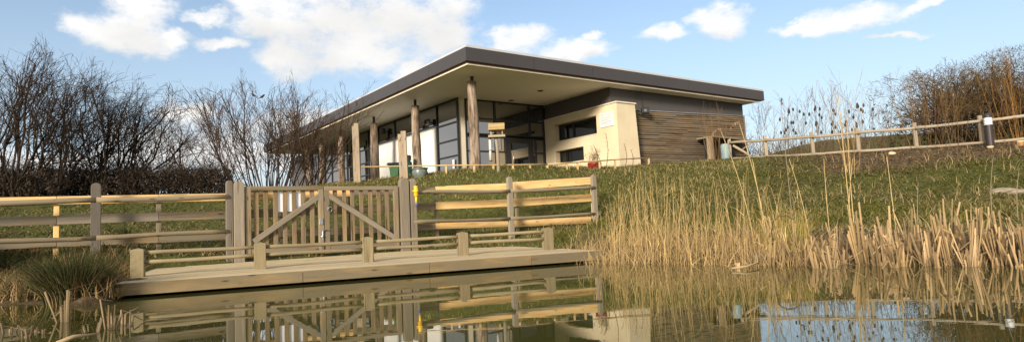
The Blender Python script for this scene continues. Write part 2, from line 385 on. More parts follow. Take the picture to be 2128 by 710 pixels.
wmd, _ = frame_x(dk(0, 0, 0), dk(DLEN, 0, 0), DN); inv = wmd.inverted()
mb.v = [tuple(inv @ Vector(p)) for p in mb.v]
dm = mb.build('deck_boards', M['deck_wood'], t, wmd)
for s0, s1 in ((-.06, 2.55), (2.556, 4.62), (4.626, 6.55), (6.556, DLEN + .04)):
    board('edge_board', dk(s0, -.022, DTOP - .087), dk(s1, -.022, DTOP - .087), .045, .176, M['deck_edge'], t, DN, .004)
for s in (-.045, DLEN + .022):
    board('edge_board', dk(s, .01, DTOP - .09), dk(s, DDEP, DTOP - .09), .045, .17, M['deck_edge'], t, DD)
mb = MB()
for n_ in (.3, 1.3, 2.3, 3.3): mb.box(dk(.02, n_, DTOP - .19), DD*(DLEN - .06), DN*.05, (0, 0, .15))
for s in np.linspace(.3, DLEN - .3, 6):
    for n_ in (.42, 1.42): mb.box(dk(s, n_, -.8), DD*.1, DN*.1, (0, 0, .85))
mb.build('bearer', M['dark_wood'], t)

RO = V3((-2.79, 11.82), DTOP)
rail = empty('low_deck_railing', RO, 'low railing of five square posts and thin round rails on the deck', 'railing')
rp = []
for (u, vt, vb) in ((286.5, 513, 571.5), (540.5, 501, 557), (764.5, 490.5, 543.5), (962, 482, 530.3), (1139, 471.5, 517.5)):
    p = hit(u, vb, RO, DD); rp.append(Vector((p.x, p.y, DTOP)))
for i, p in enumerate(rp):
    h = (.475, .475, .475, .48, .48)[i]; w = .098
    prof = [(-.02, w), (h - .028, w), (h, .012)]
    vs = []; 
    for x, q in prof: vs += [(x, -q, -q), (x, q, -q), (x, q, q), (x, -q, q)]
    fs = [(0, 1, 2, 3), (8, 9, 10, 11)] + [(4*k + j, 4*k + (j+1) % 4, 4*k + 4 + (j+1) % 4, 4*k + 4 + j) for k in range(2) for j in range(4)]
    a_ = math.atan2(DD.y, DD.x) + rnd.uniform(-.03, .03); d_ = Vector((math.cos(a_), math.sin(a_), 0)); k_ = Vector((0, 0, 1)).cross(d_)
    wm = Matrix(((0, d_.x, k_.x, p.x), (0, d_.y, k_.y, p.y), (1, 0, 0, p.z), (0, 0, 0, 1)))
    MB().add(vs, fs).build('post', M['post_wood'], rail, wm, .007)
for i in range(4):
    a, b = rp[i], rp[i+1]
    for zz in (.385, .245): pole('rail', a + Vector((0, 0, zz + rnd.uniform(-.008, .008))), b + Vector((0, 0, zz + rnd.uniform(-.008, .008))), .036, .033, M['rail_wood'], rail)

# ------------------------------------------------------------------ pond fence: round rails on grey posts in front, planks on pale posts behind, double gate
FA = math.atan2(FD[1], FD[0])
def fl(s, off, z): q = A2 + FD*s + FN*off; return Vector((q[0], q[1], z))
def sof(u, v, off=0):                  # run along the fence line and height of the fence point seen at (u, v)
    p = hit(u, v, A2 + FN*off, FD); return (np.array([p.x, p.y]) - A2 - FN*off) @ FD, p.z
def base(s, off=0): q = fl(s, off, 0); return V3(q, gz(q.x, q.y))
LF = empty('pond_fence', base(-7, 0), 'grey post fence with two round rails running left from the double gate', 'fence', 'round rail pond fences')
RF = empty('pond_fence', base(2, 0), 'grey post fence with two round rails running right from the double gate to the reeds', 'fence', 'round rail pond fences')
for par, u, vt, w, mt in ((LF, 200, 380, .175, 'dark_wood'), (LF, -260, 405, .17, 'dark_wood'), (LF, 476, 375, .14, 'dark_wood'), (RF, 1058, 367, .165, 'grey_wood'), (RF, 1232.5, 363, .17, 'grey_wood')):
    s, z = sof(u, vt); b = base(s); arch_post('post', b, z - b.z, w, .11, M[mt], par, FA + rnd.uniform(-.05, .05))
def rails(par, pts, r, off=-.04):
    for (u0, v0), (u1, v1) in zip(pts[:-1], pts[1:]):
        s0, z0 = sof(u0, v0); s1, z1 = sof(u1, v1); pole('rail', fl(s0, off, z0), fl(s1, off, z1), r, r*.95, M['pole_wood'], par)
rails(LF, [(-260, 430), (200, 415.5), (474, 409)], .058); rails(LF, [(-260, 511), (200, 494), (474, 480.5)], .052)
rails(RF, [(857, 399), (1058, 397), (1234, 390)], .056); rails(RF, [(857, 461), (1058, 453.5), (1234, 444)], .05)
PFL = empty('plank_fence', base(-7, .35), 'three plank fence on thin pale posts behind the left round rails', 'fence', 'plank fences behind the round rails')
PFM = empty('plank_fence', base(-2.3, .35), 'three plank fence of brown boards seen through the slats of the double gate', 'fence', 'plank fences behind the round rails')
PFR = empty('plank_fence', base(2, .35), 'three plank fence of fresh pale boards behind the right round rails', 'fence', 'plank fences behind the round rails')
OFF = .38
def plank(par, u0, t0, b0, u1, t1, b1, mat):
    s0, z0 = sof(u0, t0, OFF); _, y0 = sof(u0, b0, OFF); s1, z1 = sof(u1, t1, OFF); _, y1 = sof(u1, b1, OFF)
    o = board('plank', fl(s0 + .004, OFF, (z0 + y0)/2), fl(s1 - .004, OFF, (z1 + y1)/2), .032, ((z0 - y0) + (z1 - y1))/2, M[mat], par, tuple(FN) + (0,), .004); return o
# left: posts at 118 and 330
for u, vt, mt in ((118, 417, 'new_wood'), (330, 407, 'brown_wood'), (-120, 425, 'brown_wood')):
    s, z = sof(u, vt, OFF + .07); b = base(s, OFF + .07); board('post', b - Vector((0, 0, .3)), (b.x, b.y, z), .095, .06, M[mt], PFL, tuple(FD) + (0,))
for u0, u1 in ((-250, -120), (-120, 118), (118, 330), (330, 472)):
    def lin(u, a, b): return a + (b - a)*u/468
    plank(PFL, u0, lin(u0, 410, 401.5), lin(u0, 427, 417), u1, lin(u1, 410, 401.5), lin(u1, 427, 417), 'new_wood')
    plank(PFL, u0, lin(u0, 451, 437), lin(u0, 470, 454.5), u1, lin(u1, 451, 437), lin(u1, 470, 454.5), 'grey_wood' if u0 in (118, -250) else 'brown_wood')
    plank(PFL, u0, lin(u0, 500, 482), lin(u0, 518, 498), u1, lin(u1, 500, 482), lin(u1, 518, 498), 'brown_wood')
for u, vt in ((585, 404), (727, 402)):
    s, z = sof(u, vt, OFF + .07); b = base(s, OFF + .07); board('post', b - Vector((0, 0, .3)), (b.x, b.y, z), .09, .06, M['brown_wood'], PFM, tuple(FD) + (0,))
for u0, u1 in ((472, 585), (585, 727), (727, 905)):
    def l2(u, a, b): return a + (b - a)*(u - 472)/(905 - 472)
    plank(PFM, u0, l2(u0, 402, 389), l2(u0, 417, 402), u1, l2(u1, 402, 389), l2(u1, 417, 402), 'new_wood' if u0 < 727 else 'brown_wood')
    plank(PFM, u0, l2(u0, 437, 421), l2(u0, 454, 436), u1, l2(u1, 437, 421), l2(u1, 454, 436), 'brown_wood')
    plank(PFM, u0, l2(u0, 482, 464), l2(u0, 498, 477), u1, l2(u1, 482, 464), l2(u1, 498, 477), 'brown_wood')
for u, vt, mt in ((905, 392, 'brown_wood'), (1072, 388, 'rail_wood'), (1229, 370, 'new_wood')):
    s, z = sof(u, vt, OFF + .07); b = base(s, OFF + .07); board('post', b - Vector((0, 0, .3)), (b.x, b.y, z), .10, .07, M[mt], PFR, tuple(FD) + (0,))
for p in ((905, 387.5, 402, 1060, 379.5, 394), (1060, 379.5, 394, 1228, 366.5, 384), (905, 420, 434.5, 1060, 413.5, 429), (1060, 413.5, 429, 1228, 402.5, 418.5), (905, 463.5, 475, 1060, 458, 471.5), (1060, 458, 471.5, 1228, 449, 464)):
    plank(PFR, *p, 'new_wood')
# gate posts
for u, vt, w, mt, lab in ((495.5, 376, .225, 'grey_wood', 'thick weathered gate post with rounded top at the left end of the double gate'),
                          (838, 370, .245, 'grey_wood', 'thick dark brown gate post with rounded top at the right end of the double gate'),
                          (856, 371, .17, 'grey_wood', 'round topped grey post carrying the yellow throw line tube')):
    s, z = sof(u, vt); b = base(s); tag(arch_post('gate_post', b, z - b.z, w, .16, M[mt], None, FA), lab, 'gate post')
# gate leaves
def leaf(u0, u1, slats, brace, label, hinge):
    s0, _ = sof(u0, 450); s1, _ = sof(u1, 450); zb = gz(*fl((s0+s1)/2, 0, 0)[:2]) + .13; zt = sof((u0+u1)/2, 386.5)[1]
    g = empty('gate_leaf', fl((s0+s1)/2, 0, zb), label, 'gate'); n3_ = tuple(FN) + (0,)
    for i, s in enumerate((s0 + .065, s1 - .065)):
        board('stile', fl(s, 0, zb - .02), fl(s, 0, zt - (.0 if (i == 1) == hinge else .09)), .075, .125, M['brown_wood'], g, n3_)
    board('top_rail', fl(s0 + (.13 if not hinge else .0), 0, zt - .05), fl(s1 - (.13 if hinge else .0), 0, zt - .05), .07, .098, M['brown_wood'], g, n3_)
    board('bottom_rail', fl(s0 + .13, 0, zb + .12), fl(s1 - .13, 0, zb + .12), .06, .12, M['brown_wood'], g, n3_)
    for u in slats:
        s, _ = sof(u, 450, .05); board('slat', fl(s, .055, zb + .03), fl(s, .055, zt - .1), .026, .105 + rnd.uniform(-.006, .006), M['slat_wood'], g, n3_)
    (ua, va), (ub, vb) = brace; a, za = sof(ua, va); b, zb_ = sof(ub, vb)
    board('brace', fl(a, -.012, za), fl(b, -.012, zb_), .05, .125, M['grey_wood'], g, n3_)
    return g, zb, zt, s0, s1
LG, *_ = leaf(509, 672.6, (533, 553, 573, 592.7, 611.6, 630.5, 649), ((527, 502), (666, 405)), 'left leaf of the double slatted gate with a white notice behind it', False)
RG, zb, zt, s0, s1 = leaf(673.6, 828, (697, 716, 733, 751.6, 770.6, 788, 805), ((680, 404), (821, 494)), 'right leaf of the double slatted gate with a ring handle', True)
s, z = sof(666, 460); mb = MB().box(fl(s - .045, -.062, z - .07), tuple(FD*.09) + (0,), tuple(FN*.014) + (0,), (0, 0, .15)); mb.build('latch_plate', M['zinc'], LG, bevel=.004)
sa, za = sof(668, 478); sb_, zb_ = sof(668, 517)
MB().tube([fl(sa + .12, -.075, za + .005), fl(sa + .02, -.075, za + .005), fl(sa, -.075, za - .02), fl(sa, -.075, zb_)], .013, 8).tube([fl(sa - .03, -.06, za - .15), fl(sa + .03, -.06, za - .15)], .024, 8).build('drop_bolt', M['zinc'], LG, smooth=True)
s, z = sof(684, 435); MB().tube([fl(s + .055*math.cos(a), -.06 - .02*math.sin(a), z + .06*math.sin(a)) for a in np.linspace(0, 2*PI, 13)], .008, 6).build('ring_handle', M['zinc'], RG, smooth=True)
# white notice behind the slats
(sl, z0), (sr_, z1) = sof(577, 440, .09), sof(626, 398, .09)
tag(MB().box(fl(sl, .085, z0), tuple(FD*(sr_ - sl)) + (0,), tuple(FN*.012) + (0,), (0, 0, z1 - z0)).build('notice_board', M['whitep'], bevel=.003), 'blank white notice hanging behind the slats of the left gate leaf', 'notice')
# throw line tube on the post
s, zt_ = sof(858, 387); _, zc = sof(859, 408); _, zd = sof(862, 422); c = fl(s + .01, -.16, zt_)
tl = empty('throw_line_tube', c, 'yellow rescue throw line tube with a blue end strapped to the gate post', 'rescue tube')
h = zt_ - zc
MB().lathe([(.058, 0), (.06, -.02), (.055, -.03), (.055, -h*.42), (.068, -h*.44), (.068, -h*.58), (.058, -h*.6), (.062, -h*.95), (.05, -h)][::-1], 16, c).build('tube_body', M['yellow'], tl, smooth=True)
MB().lathe([(.03, -(zt_ - zd)), (.032, -h)], 12, c).build('handle', M['yellow'], tl, smooth=True)
MB().lathe([(.036, -(zt_ - zd) - .09), (.036, -(zt_ - zd) + .0)], 12, c).build('end_cap', M['blue'], tl, smooth=True)
MB().box(c + Vector((-.075, -.01, -h*.52)), tuple(FD*.15) + (0,), tuple(FN*.11) + (0,), (0, 0, .03)).build('strap', M['yellow'], tl)
s, z0 = sof(1222, 484, .1); _, z1 = sof(1222, 461, .1); p = fl(s, -.05, gz(*fl(s, -.05, 0)[:2]))
tag(MB().tube([p, (p.x, p.y, z1)], .022, 8).build('marker_stake', M['blue'], smooth=True), 'short blue plastic stake beside the last grey post of the right fence', 'stake')

# ------------------------------------------------------------------ visitor building
PHI = 2.1948; BA = Vector((math.cos(PHI), math.sin(PHI), 0)); BB = Vector((BA.y, -BA.x, 0))   # BA runs back left, BB back right
Z0 = 2.75
FC = at(968, 97, 22.0); FC.z = 0                 # corner of the roof
GC = at(955, 368, 28.0); GC.z = 0                # corner of the glazing
def gl(s, t=0, z=0, n=0): return GC + BA*s + BB*(t + n) + Vector((0, 0, z))       # along the left front; n = inwards
def en(t, s=0, z=0, n=0): return GC + BB*t + BA*(s + n) + Vector((0, 0, z))       # along the entrance front
B = empty('visitor_building', V3(GC, Z0), 'low modern building with a wide flat overhanging roof, white wall and log columns', 'building')
RT, RB_, SO = 7.22, 6.72, 6.62
LA, LB = 28.5, 18.75
def fcp(s, t, z): return FC + BA*s + BB*t + Vector((0, 0, z))
roof = MB().box(fcp(.05, .05, RB_), BA*(LA-.1), BB*(LB-.1), (0, 0, RT - RB_ - .01)).build('roof', M['roofing'], B)
mb = MB()
for s0, s1 in [(i*2.85, i*2.85 + 2.836) for i in range(10)]: mb.box(fcp(s0, -.03, RB_), BA*(s1 - s0), BB*.078, (0, 0, RT - RB_))
for t0, t1 in [(i*3.12 + .001, i*3.12 + 3.106) for i in range(6)]: mb.box(fcp(-.03, t0 - .03, RB_), BB*(t1 - t0 + (.03 if t0 > 15 else 0)), BA*.078, (0, 0, RT - RB_))
mb.box(fcp(0.06, LB - .05, RB_), BA*(LA - .1), BB*.078, (0, 0, RT - RB_)); mb.build('fascia', M['fascia'], roof)
MB().box(fcp(.02, .03, RT + .002), BA*(LA-.1), BB*.12, (0, 0, .10)).box(fcp(.02, .151, RT + .002), BB*(LB - .16), BA*.12, (0, 0, .10)).build('roof_edge_trim', M['roofedge'], roof)
MB().box(fcp(.13, .13, SO), BA*(LA-.3), BB*(LB-.55), (0, 0, RB_ - SO + .04)).build('soffit', M['soffit'], B)
MB().box(fcp(.10, .10, SO - .012), BA*(LA-.3), BB*.11, (0, 0, .125)).box(fcp(.10, .211, SO - .012), BB*(LB-.6), BA*.11, (0, 0, .125)).build('soffit_trim', M['trim'], B)
MB().box(fcp(.07, .075, RB_ - .05), BA*(LA-.3), BB*.025, (0, 0, .048)).box(fcp(.07, .101, RB_ - .05), BB*(LB-.6), BA*.025, (0, 0, .048)).build('drip_strip', plain('rusty_strip', (.14, .065, .03), .7), roof)
for u, v in ((1123, 189), (1062, 209)):
    p = flat(u, v, SO - .008); MB().lathe([(.13, -.012), (.13, .008)], 18, p).build('downlight', M['steel'], B)
# log columns under the front edge
P0 = at(983, 170, 24.05)
for k, (u0, v0, vt, u1, v1, r) in enumerate(((981, 155, 170, 987, 357, .205), (863, 205, 220, 868.5, 350, .20), (777, 243, 256, 780, 378, .205), (708, 270, 282, 712, 378, .205), (668, 288, 300, 672, 380, .2), (640, 301, 312, 642, 384, .2))):
    a = hit(u0, vt, P0, BA); b = hit(u1, v1, P0, BA) if k != 1 else Vector((a.x, a.y, 3.0)); b = Vector((a.x*.3 + b.x*.7, a.y*.3 + b.y*.7, 3.12 if k else 2.86)); 
    zt = a.z; wm, L = frame_x(b, Vector((a.x, a.y, zt))); pts = []; rs = []
    for i in range(15):
        q = i/14; pts.append((L*q, .02*math.sin(5*q + k), .02*math.cos(4*q + 2*k))); rs.append(r*(1.06 - .17*q)*(1 + .05*math.sin(13*q + k*2)))
    c_ = MB().tube(pts, rs, 18).build('log_column', M['bark'], B, wm, smooth=True)
    MB().lathe([(.065, zt - .02), (.065, SO - .0)], 10, (a.x, a.y, 0)).build('steel_bracket', M['steel'], c_)
    MB().lathe([(.15, Z0 - .3), (.15, b.z + .02)], 14, (b.x, b.y, 0)).build('steel_shoe', M['steel'], c_)
    if k == 3: tag(MB().lathe([(.45, 0), (.43, .07)], 18, (b.x - .15, b.y - .3, b.z - .02)).build('paving_slab', M['slate']), 'round pale concrete slab at the foot of a log column', 'slab')
# left front: corner glazing, white wall with high windows, then more glazing
Z1, Z2, Z3, Z4, ZT = 3.30, 3.98, 4.72, 5.52, SO
def window(par, o, d, n, L, z0, z1, mull, trans, name='window', fr=.045, dep=.09, gm='glass'):
    """framed glazing: o = start, d = along, n = inwards"""
    m = MB(); ms = [0] + list(mull) + [L]
    for x in ms: m.box(o + d*(x - fr) - n*.02 + Vector((0, 0, z0)), d*2*fr, n*dep, (0, 0, z1 - z0))
    for a, b in zip(ms[:-1], ms[1:]):
        for z in [z0 + fr] + list(trans) + [z1 - fr]: m.box(o + d*(a + fr) - n*.012 + Vector((0, 0, z - fr*.8)), d*(b - a - 2*fr), n*(dep - .02), (0, 0, fr*1.6))
    f = m.build(name, M['frame'], par)
    k = 0; zs = [z0] + list(trans) + [z1]
    for a, b in zip(ms[:-1], ms[1:]):
        for za, zb_ in zip(zs[:-1], zs[1:]):
            mp = MB(); e1 = rnd.uniform(-.004, .004); e2 = rnd.uniform(-.004, .004)
            c = [o + d*(a + .01) + n*(.03 + e1) + Vector((0, 0, za + .01)), o + d*(b - .01) + n*(.03 - e1) + Vector((0, 0, za + .01)), o + d*(b - .01) + n*(.03 - e1 + e2) + Vector((0, 0, zb_ - .01)), o + d*(a + .01) + n*(.03 + e1 + e2) + Vector((0, 0, zb_ - .01))]
            mp.add(c + [q + n*.012 for q in c], [(0, 1, 2, 3), (7, 6, 5, 4), (0, 4, 5, 1), (1, 5, 6, 2), (2, 6, 7, 3), (3, 7, 4, 0)]); mp.build('pane', M[gm], f)
    return f
S1 = (hit(908, 264, GC, BA) - GC).dot(BA); S2 = 8.95
window(B, gl(0), BA, BB, S1, Z0, ZT, [], [Z1, Z2, Z3, Z4])
MB().box(gl(S1 + .05, .03, Z0 - .3), BA*(S2 - S1 - .1), BB*.3, (0, 0, Z4 + .02 - Z0 + .3)).build('white_wall', M['white'], B)
MB().box(gl(S1 + .05, -.03, Z4 + .022), BA*(S2 - S1 - .1), BB*.1, (0, 0, .03)).build('wall_capping', M['zinc'], B)
window(B, gl(S1), BA, BB, S2 - S1, Z4 + .06, ZT, [2.35, 4.75], [])
window(B, gl(S2), BA, BB, 2.9, Z0, ZT, [1.45], [Z1, Z2, Z3, Z4])
MB().box(gl(S2 + 2.95, .03, Z0 - .3), BA*.5, BB*.3, (0, 0, ZT - Z0 + .3)).build('wall_pier', M['cladpanel'], B)
window(B, gl(S2 + 3.5), BA, BB, 8.4, Z0, ZT, [1.4, 2.8, 4.2, 5.6, 7.0], [Z1, Z2, Z3, Z4])
MB().box(gl(S2 + 11.95, .03, Z0 - .3), BA*5, BB*.3, (0, 0, ZT - Z0 + .3)).build('end_wall', M['cladpanel'], B)
# corner post and entrance glazing
MB().box(en(.05, .01, Z0 - .2), BB*.36, BA*.3, (0, 0, ZT - Z0 + .19)).build('corner_post', M['trim'], B)
def tB(u, v): return (hit(u, v, GC, BB) - GC).dot(BB)
tD0, tD1 = tB(1052, 300), tB(1106, 300); tE = tB(1128, 230); zD = 4.93
m1 = tB(1028, 230); m2 = tB(1099.5, 230)
window(B, en(.46), BB, BA, tD0 - .46, Z0, zD - .02, [m1 - .46], [Z1 + .25, Z2 + .2], 'entrance_window')
window(B, en(.46), BB, BA, tE - .46, zD + .02, ZT, [m1 - .46, m2 - .46], [5.72], 'entrance_window')
window(B, en(tD1), BB, BA, tE - tD1, Z0, zD - .02, [.22], [Z1 + .25, Z2 + .2], 'entrance_window')
dr = MB(); L = tD1 - tD0
dr.box(en(tD0 + .05, -.03, Z0), BB*.2, BA*.1, (0, 0, zD - Z0 - .03)).box(en(tD1 - .25, -.03, Z0), BB*.2, BA*.1, (0, 0, zD - Z0 - .03)).box(en(tD0 + .251, -.03, zD - .3), BB*(L - .502), BA*.1, (0, 0, .26)).box(en(tD0 + .251, -.03, Z0), BB*(L - .502), BA*.1, (0, 0, .3))
door = dr.build('door', M['frame'], B)
MB().box(en(tD0 + .25, .0, Z0 + .25), BB*(L - .5), BA*.015, (0, 0, zD - Z0 - .5)).build('door_pane', M['glass'], door)
MB().tube([en(tD0 + .34, -.09, Z0 + .75), en(tD0 + .34, -.09, Z0 + 1.45)], .018, 8).build('door_handle', M['zinc'], door, smooth=True)
# rendered entrance wall with two deep windows
EC = en(tE + .06); ED = -BA
def cw(s, z, n=0): return EC + ED*s + BB*n + Vector((0, 0, z))
def cs(u, v): p = hit(u, v, EC, ED); return (p - EC).dot(ED), p.z
sR, zR = cs(1280.6, 212.7); _, zL = cs(1132, 251.7); THK = 1.16
def ztop(s): return zL + (zR - zL)*s/sR
o1 = [cs(1152, 260.3)[0], cs(1238.6, 239.7)[0], cs(1238.6, 277.7)[1], cs(1238.6, 239.7)[1]]
o2 = [cs(1154.3, 313)[0], cs(1212.3, 303.7)[0], cs(1212.3, 332.6)[1], cs(1212.3, 303.7)[1]]
REC = .42
def quadgrid(m, xs, zs, holes, n=0):
    for a, b in zip(xs[:-1], xs[1:]):
        for c, d in zip(zs[:-1], zs[1:]):
            if any(h[0] - .001 <= a and b <= h[1] + .001 and h[2] - .001 <= c and d <= h[3] + .001 for h in holes): continue
            m.add([cw(a, c, n), cw(b, c, n), cw(b, d, n), cw(a, d, n)], [(0, 1, 2, 3)])
m = MB(); bat = .16
xs = sorted({0, o1[0], o1[1], o2[0], o2[1], sR}); zs = sorted({Z0 - .3, o1[2], o1[3], o2[2], o2[3], zL - .12})
quadgrid(m, xs, zs, [o1, o2])
for a, b in zip(xs[:-1], xs[1:]): m.add([cw(a, zs[-1]), cw(b, zs[-1]), cw(b, ztop(b)), cw(a, ztop(a))], [(0, 1, 2, 3)])
for h in (o1, o2):                                       # the reveals
    a, b, c, d = h
    m.add([cw(a, c), cw(b, c), cw(b, d), cw(a, d), cw(a, c, REC), cw(b, c, REC), cw(b, d, REC), cw(a, d, REC)], [(0, 1, 5, 4), (1, 2, 6, 5), (2, 3, 7, 6), (3, 0, 4, 7)])
# end face, battered: wider at the foot
m.add([cw(sR, Z0 - .3), cw(sR + .05, Z0 - .3, THK + bat), cw(sR, zR, THK), cw(sR, zR)], [(0, 1, 2, 3)])
m.add([cw(0, zL), cw(sR, zR), cw(sR, zR, THK), cw(0, zL, THK)], [(0, 1, 2, 3)])
m.add([cw(sR, zR, THK), cw(sR + .05, Z0 - .3, THK + bat), cw(0, Z0 - .3, THK + bat), cw(0, zL, THK)], [(0, 1, 2, 3)])
cwall = m.build('cream_wall', M['cream'], B)
cap = MB(); d_ = cw(sR + .05, zR + .003) - cw(-.0, zL + .003); cap.box(cw(0, zL + .003, -.05), d_, BB*(THK + .1), (0, 0, .055)); cap.build('wall_coping', M['trim'], cwall)
for h in (o1, o2):
    a, b, c, d = h
    f = window(B, EC + ED*a + BB*(REC - .12), ED, BB, b - a, c + .02, d - .0, [(b - a)*.36], [], 'window', .05, .08, 'glass2')
    MB().box(cw(a - .03, c - .03, -.03), ED*(b - a + .06), BB*(REC - .1), (0, 0, .032)).build('sill', M['trim'], f)
# grey cladding above it and round the corner
CC = hit(1264.5, 183, EC, ED); CC.z = 0; sC = (CC - EC).dot(ED)
for i in range(3):
    MB().box(cw(sC*i/3 + .004, o1[3] + .03, .06), ED*(sC/3 - .008), BB*.05, (0, 0, SO - o1[3] - .032)).build('cladding_panel', M['cladpanel'], B)
T0 = CC + ED*.0
wdir = BB; TL_ = 10.0
def tw(t, z, n=0): return T0 + wdir*t + BA*n + Vector((0, 0, z))
for i in range(6):
    MB().box(tw(.06 + i*TL_/6 + .004, 5.3, .04), wdir*(TL_/6 - .008), BA*.05, (0, 0, SO - 5.3 - .004)).build('cladding_panel', M['cladpanel'], B)
# timber slats
ts0 = (hit(1300, 231, T0, wdir) - T0).dot(wdir); ts1 = (hit(1545, 243, T0, wdir) - T0).dot(wdir); zt0 = hit(1310, 230, T0, wdir).z; zt1 = hit(1545, 242, T0, wdir).z
nr = 31; rows = MB(); wmt, Lt = frame_x(tw(ts0, 0, 0), tw(ts1, 0, 0)); invt = wmt.inverted()
zb0 = 2.6
for i in range(nr):
    q0, q1 = i/nr, (i + .78)/nr
    x = ts0
    while x < ts1:
        x2 = min(ts1, x + rnd.uniform(1.6, 4.2)); j = rnd.uniform(-.010, .010); out = rnd.uniform(-.04, -.015)
        def zz(xx, q): zt = zt0 + (zt1 - zt0)*(xx - ts0)/(ts1 - ts0); return zb0 + (zt - zb0)*q + j
        c = [tw(x, zz(x, q0), out), tw(x2 - .006, zz(x2, q0), out), tw(x2 - .006, zz(x2, q1), out), tw(x, zz(x, q1), out)]
        rows.add([invt @ p for p in c] + [invt @ (p + BA*.035) for p in c], [(0, 1, 2, 3), (7, 6, 5, 4), (0, 4, 5, 1), (1, 5, 6, 2), (2, 6, 7, 3), (3, 7, 4, 0)])
        x = x2
tmw = rows.build('timber_wall', M['cladding'], B, wmt)
back = MB().add([tw(ts0, zb0, .03), tw(ts1 - .02, zb0, .03), tw(ts1 - .02, zt1 - .02, .03), tw(ts0, zt0 - .02, .03)] + [tw(ts0, zb0, .15), tw(ts1 - .02, zb0, .15), tw(ts1 - .02, zt1 - .02, .15), tw(ts0, zt0 - .02, .15)], [(0, 1, 2, 3), (7, 6, 5, 4), (0, 4, 5, 1), (1, 5, 6, 2), (2, 6, 7, 3), (3, 7, 4, 0)])
back.build('backing_board', M['inside'], tmw)
MB().box(tw(ts0, zt0 + .004, -.06), tw(ts1 + .05, zt1 + .004, -.06) - tw(ts0, zt0 + .004, -.06), BA*.16, (0, 0, .035)).build('wall_flashing', M['zinc'], tmw)
MB().box(tw(ts1 - .015, 2.7, -.05), wdir*.05, BA*6, (0, 0, zt1 - 2.72)).build('gable_wall', M['cladding'], B)
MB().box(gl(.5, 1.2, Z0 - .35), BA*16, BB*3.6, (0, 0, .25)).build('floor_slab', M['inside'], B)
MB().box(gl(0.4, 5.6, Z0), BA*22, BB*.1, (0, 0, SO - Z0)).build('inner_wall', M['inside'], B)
# notice on the cream wall
p = [cs(1246.6, 236.2), cs(1274.7, 230.3), cs(1275.5, 259.8), cs(1247.4, 267)]
sa, sb2 = p[0][0], p[1][0]; zt_, zb_ = (p[0][1] + p[1][1])/2, (p[2][1] + p[3][1])/2
sg = empty('information_sign', cw((sa + sb2)/2, zb_), 'pale grey printed information sign on the cream wall beside the upper window', 'sign')
MB().box(cw(sa, zb_, -.035), ED*(sb2 - sa), BB*.03, (0, 0, zt_ - zb_)).build('panel', M['signp'], sg, bevel=.004)
mt = MB(); wS, hS = sb2 - sa, zt_ - zb_
for i, (q, l0, l1) in enumerate(((.88, .08, .5), (.80, .08, .42), (.66, .08, .8), (.60, .08, .74), (.50, .08, .85), (.44, .08, .6), (.34, .08, .82), (.28, .08, .78), (.22, .08, .5))):
    x = l0
    while x < l1: wl = rnd.uniform(.03, .09); mt.box(cw(sa + wS*x, zb_ + hS*q, -.038), ED*wS*wl, BB*.002, (0, 0, hS*.026)); x += wl + .02
mt.build('print', M['ink'], sg)
for q in (.66, .77, .88):
    c = cw(sa + wS*q, zb_ + hS*.84, -.038); MB().tube([c + (ED*math.cos(a) + Vector((0, 0, math.sin(a))))*wS*.045 for a in np.linspace(0, 2*PI, 13)], .006, 5).build('emblem', M['emblem'], sg)
# floodlight
p = hit(1331, 232, T0, wdir) - BA*.28
fl_ = empty('floodlight', p, 'black square floodlight with cable on the timber wall beside the cream wall', 'floodlight')
MB().cbox(p, .36, .2, .28).build('housing', M['blackp'], fl_, bevel=.03)
MB().box(p + Vector((-.06, -.115, -.06)), (.12, 0, 0), (0, .012, 0), (0, 0, .11)).build('lens', M['pot'], fl_)
MB().box(p + Vector((-.3, -.03, -.16)), (.3, 0, 0), (0, .08, 0), (0, 0, .06)).box(p + Vector((-.03, .08, -.03)), (.07, 0, 0), tuple(BA*.3), (0, 0, .07)).build('bracket', M['blackp'], fl_)
MB().tube([p + BA*.22 + Vector((.05, 0, .1)), p + BA*.22 + Vector((.02, 0, SO - p.z))], .012, 5).build('cable', M['blackp'], fl_)
for u, v, lab in ((803, 272, 'small black wall lamp on the white wall nearer the far log columns'), (896, 254, 'small black wall lamp at the right end of the white wall under the high windows')):
    p = hit(u, v, GC, BA) - BB*.16; q = empty('wall_lamp', p, lab, 'lamp', 'wall lamps above the white wall')
    MB().cbox(p, .17, .17, .3).build('housing', M['blackp'], q, bevel=.02); MB().box(p + Vector((-.14, -.08, -.17)), (.24, 0, 0), (0, .14, 0), (0, 0, .07)).build('lamp_head', M['blackp'], q, bevel=.01)
    MB().box(p - Vector((0, 0, .05)), BB*.17, BA*.05, (0, 0, .06)).build('bracket', M['blackp'], q)
p0 = hit(942, 350, GC, BA) - BB*.03; p1 = hit(947.5, 335, GC, BA)
tag(MB().box(p0, BA*-.16, BB*.004, (0, 0, .4)).build('paper_notice', M['whitep']), 'small white paper notice stuck on the corner window', 'notice')

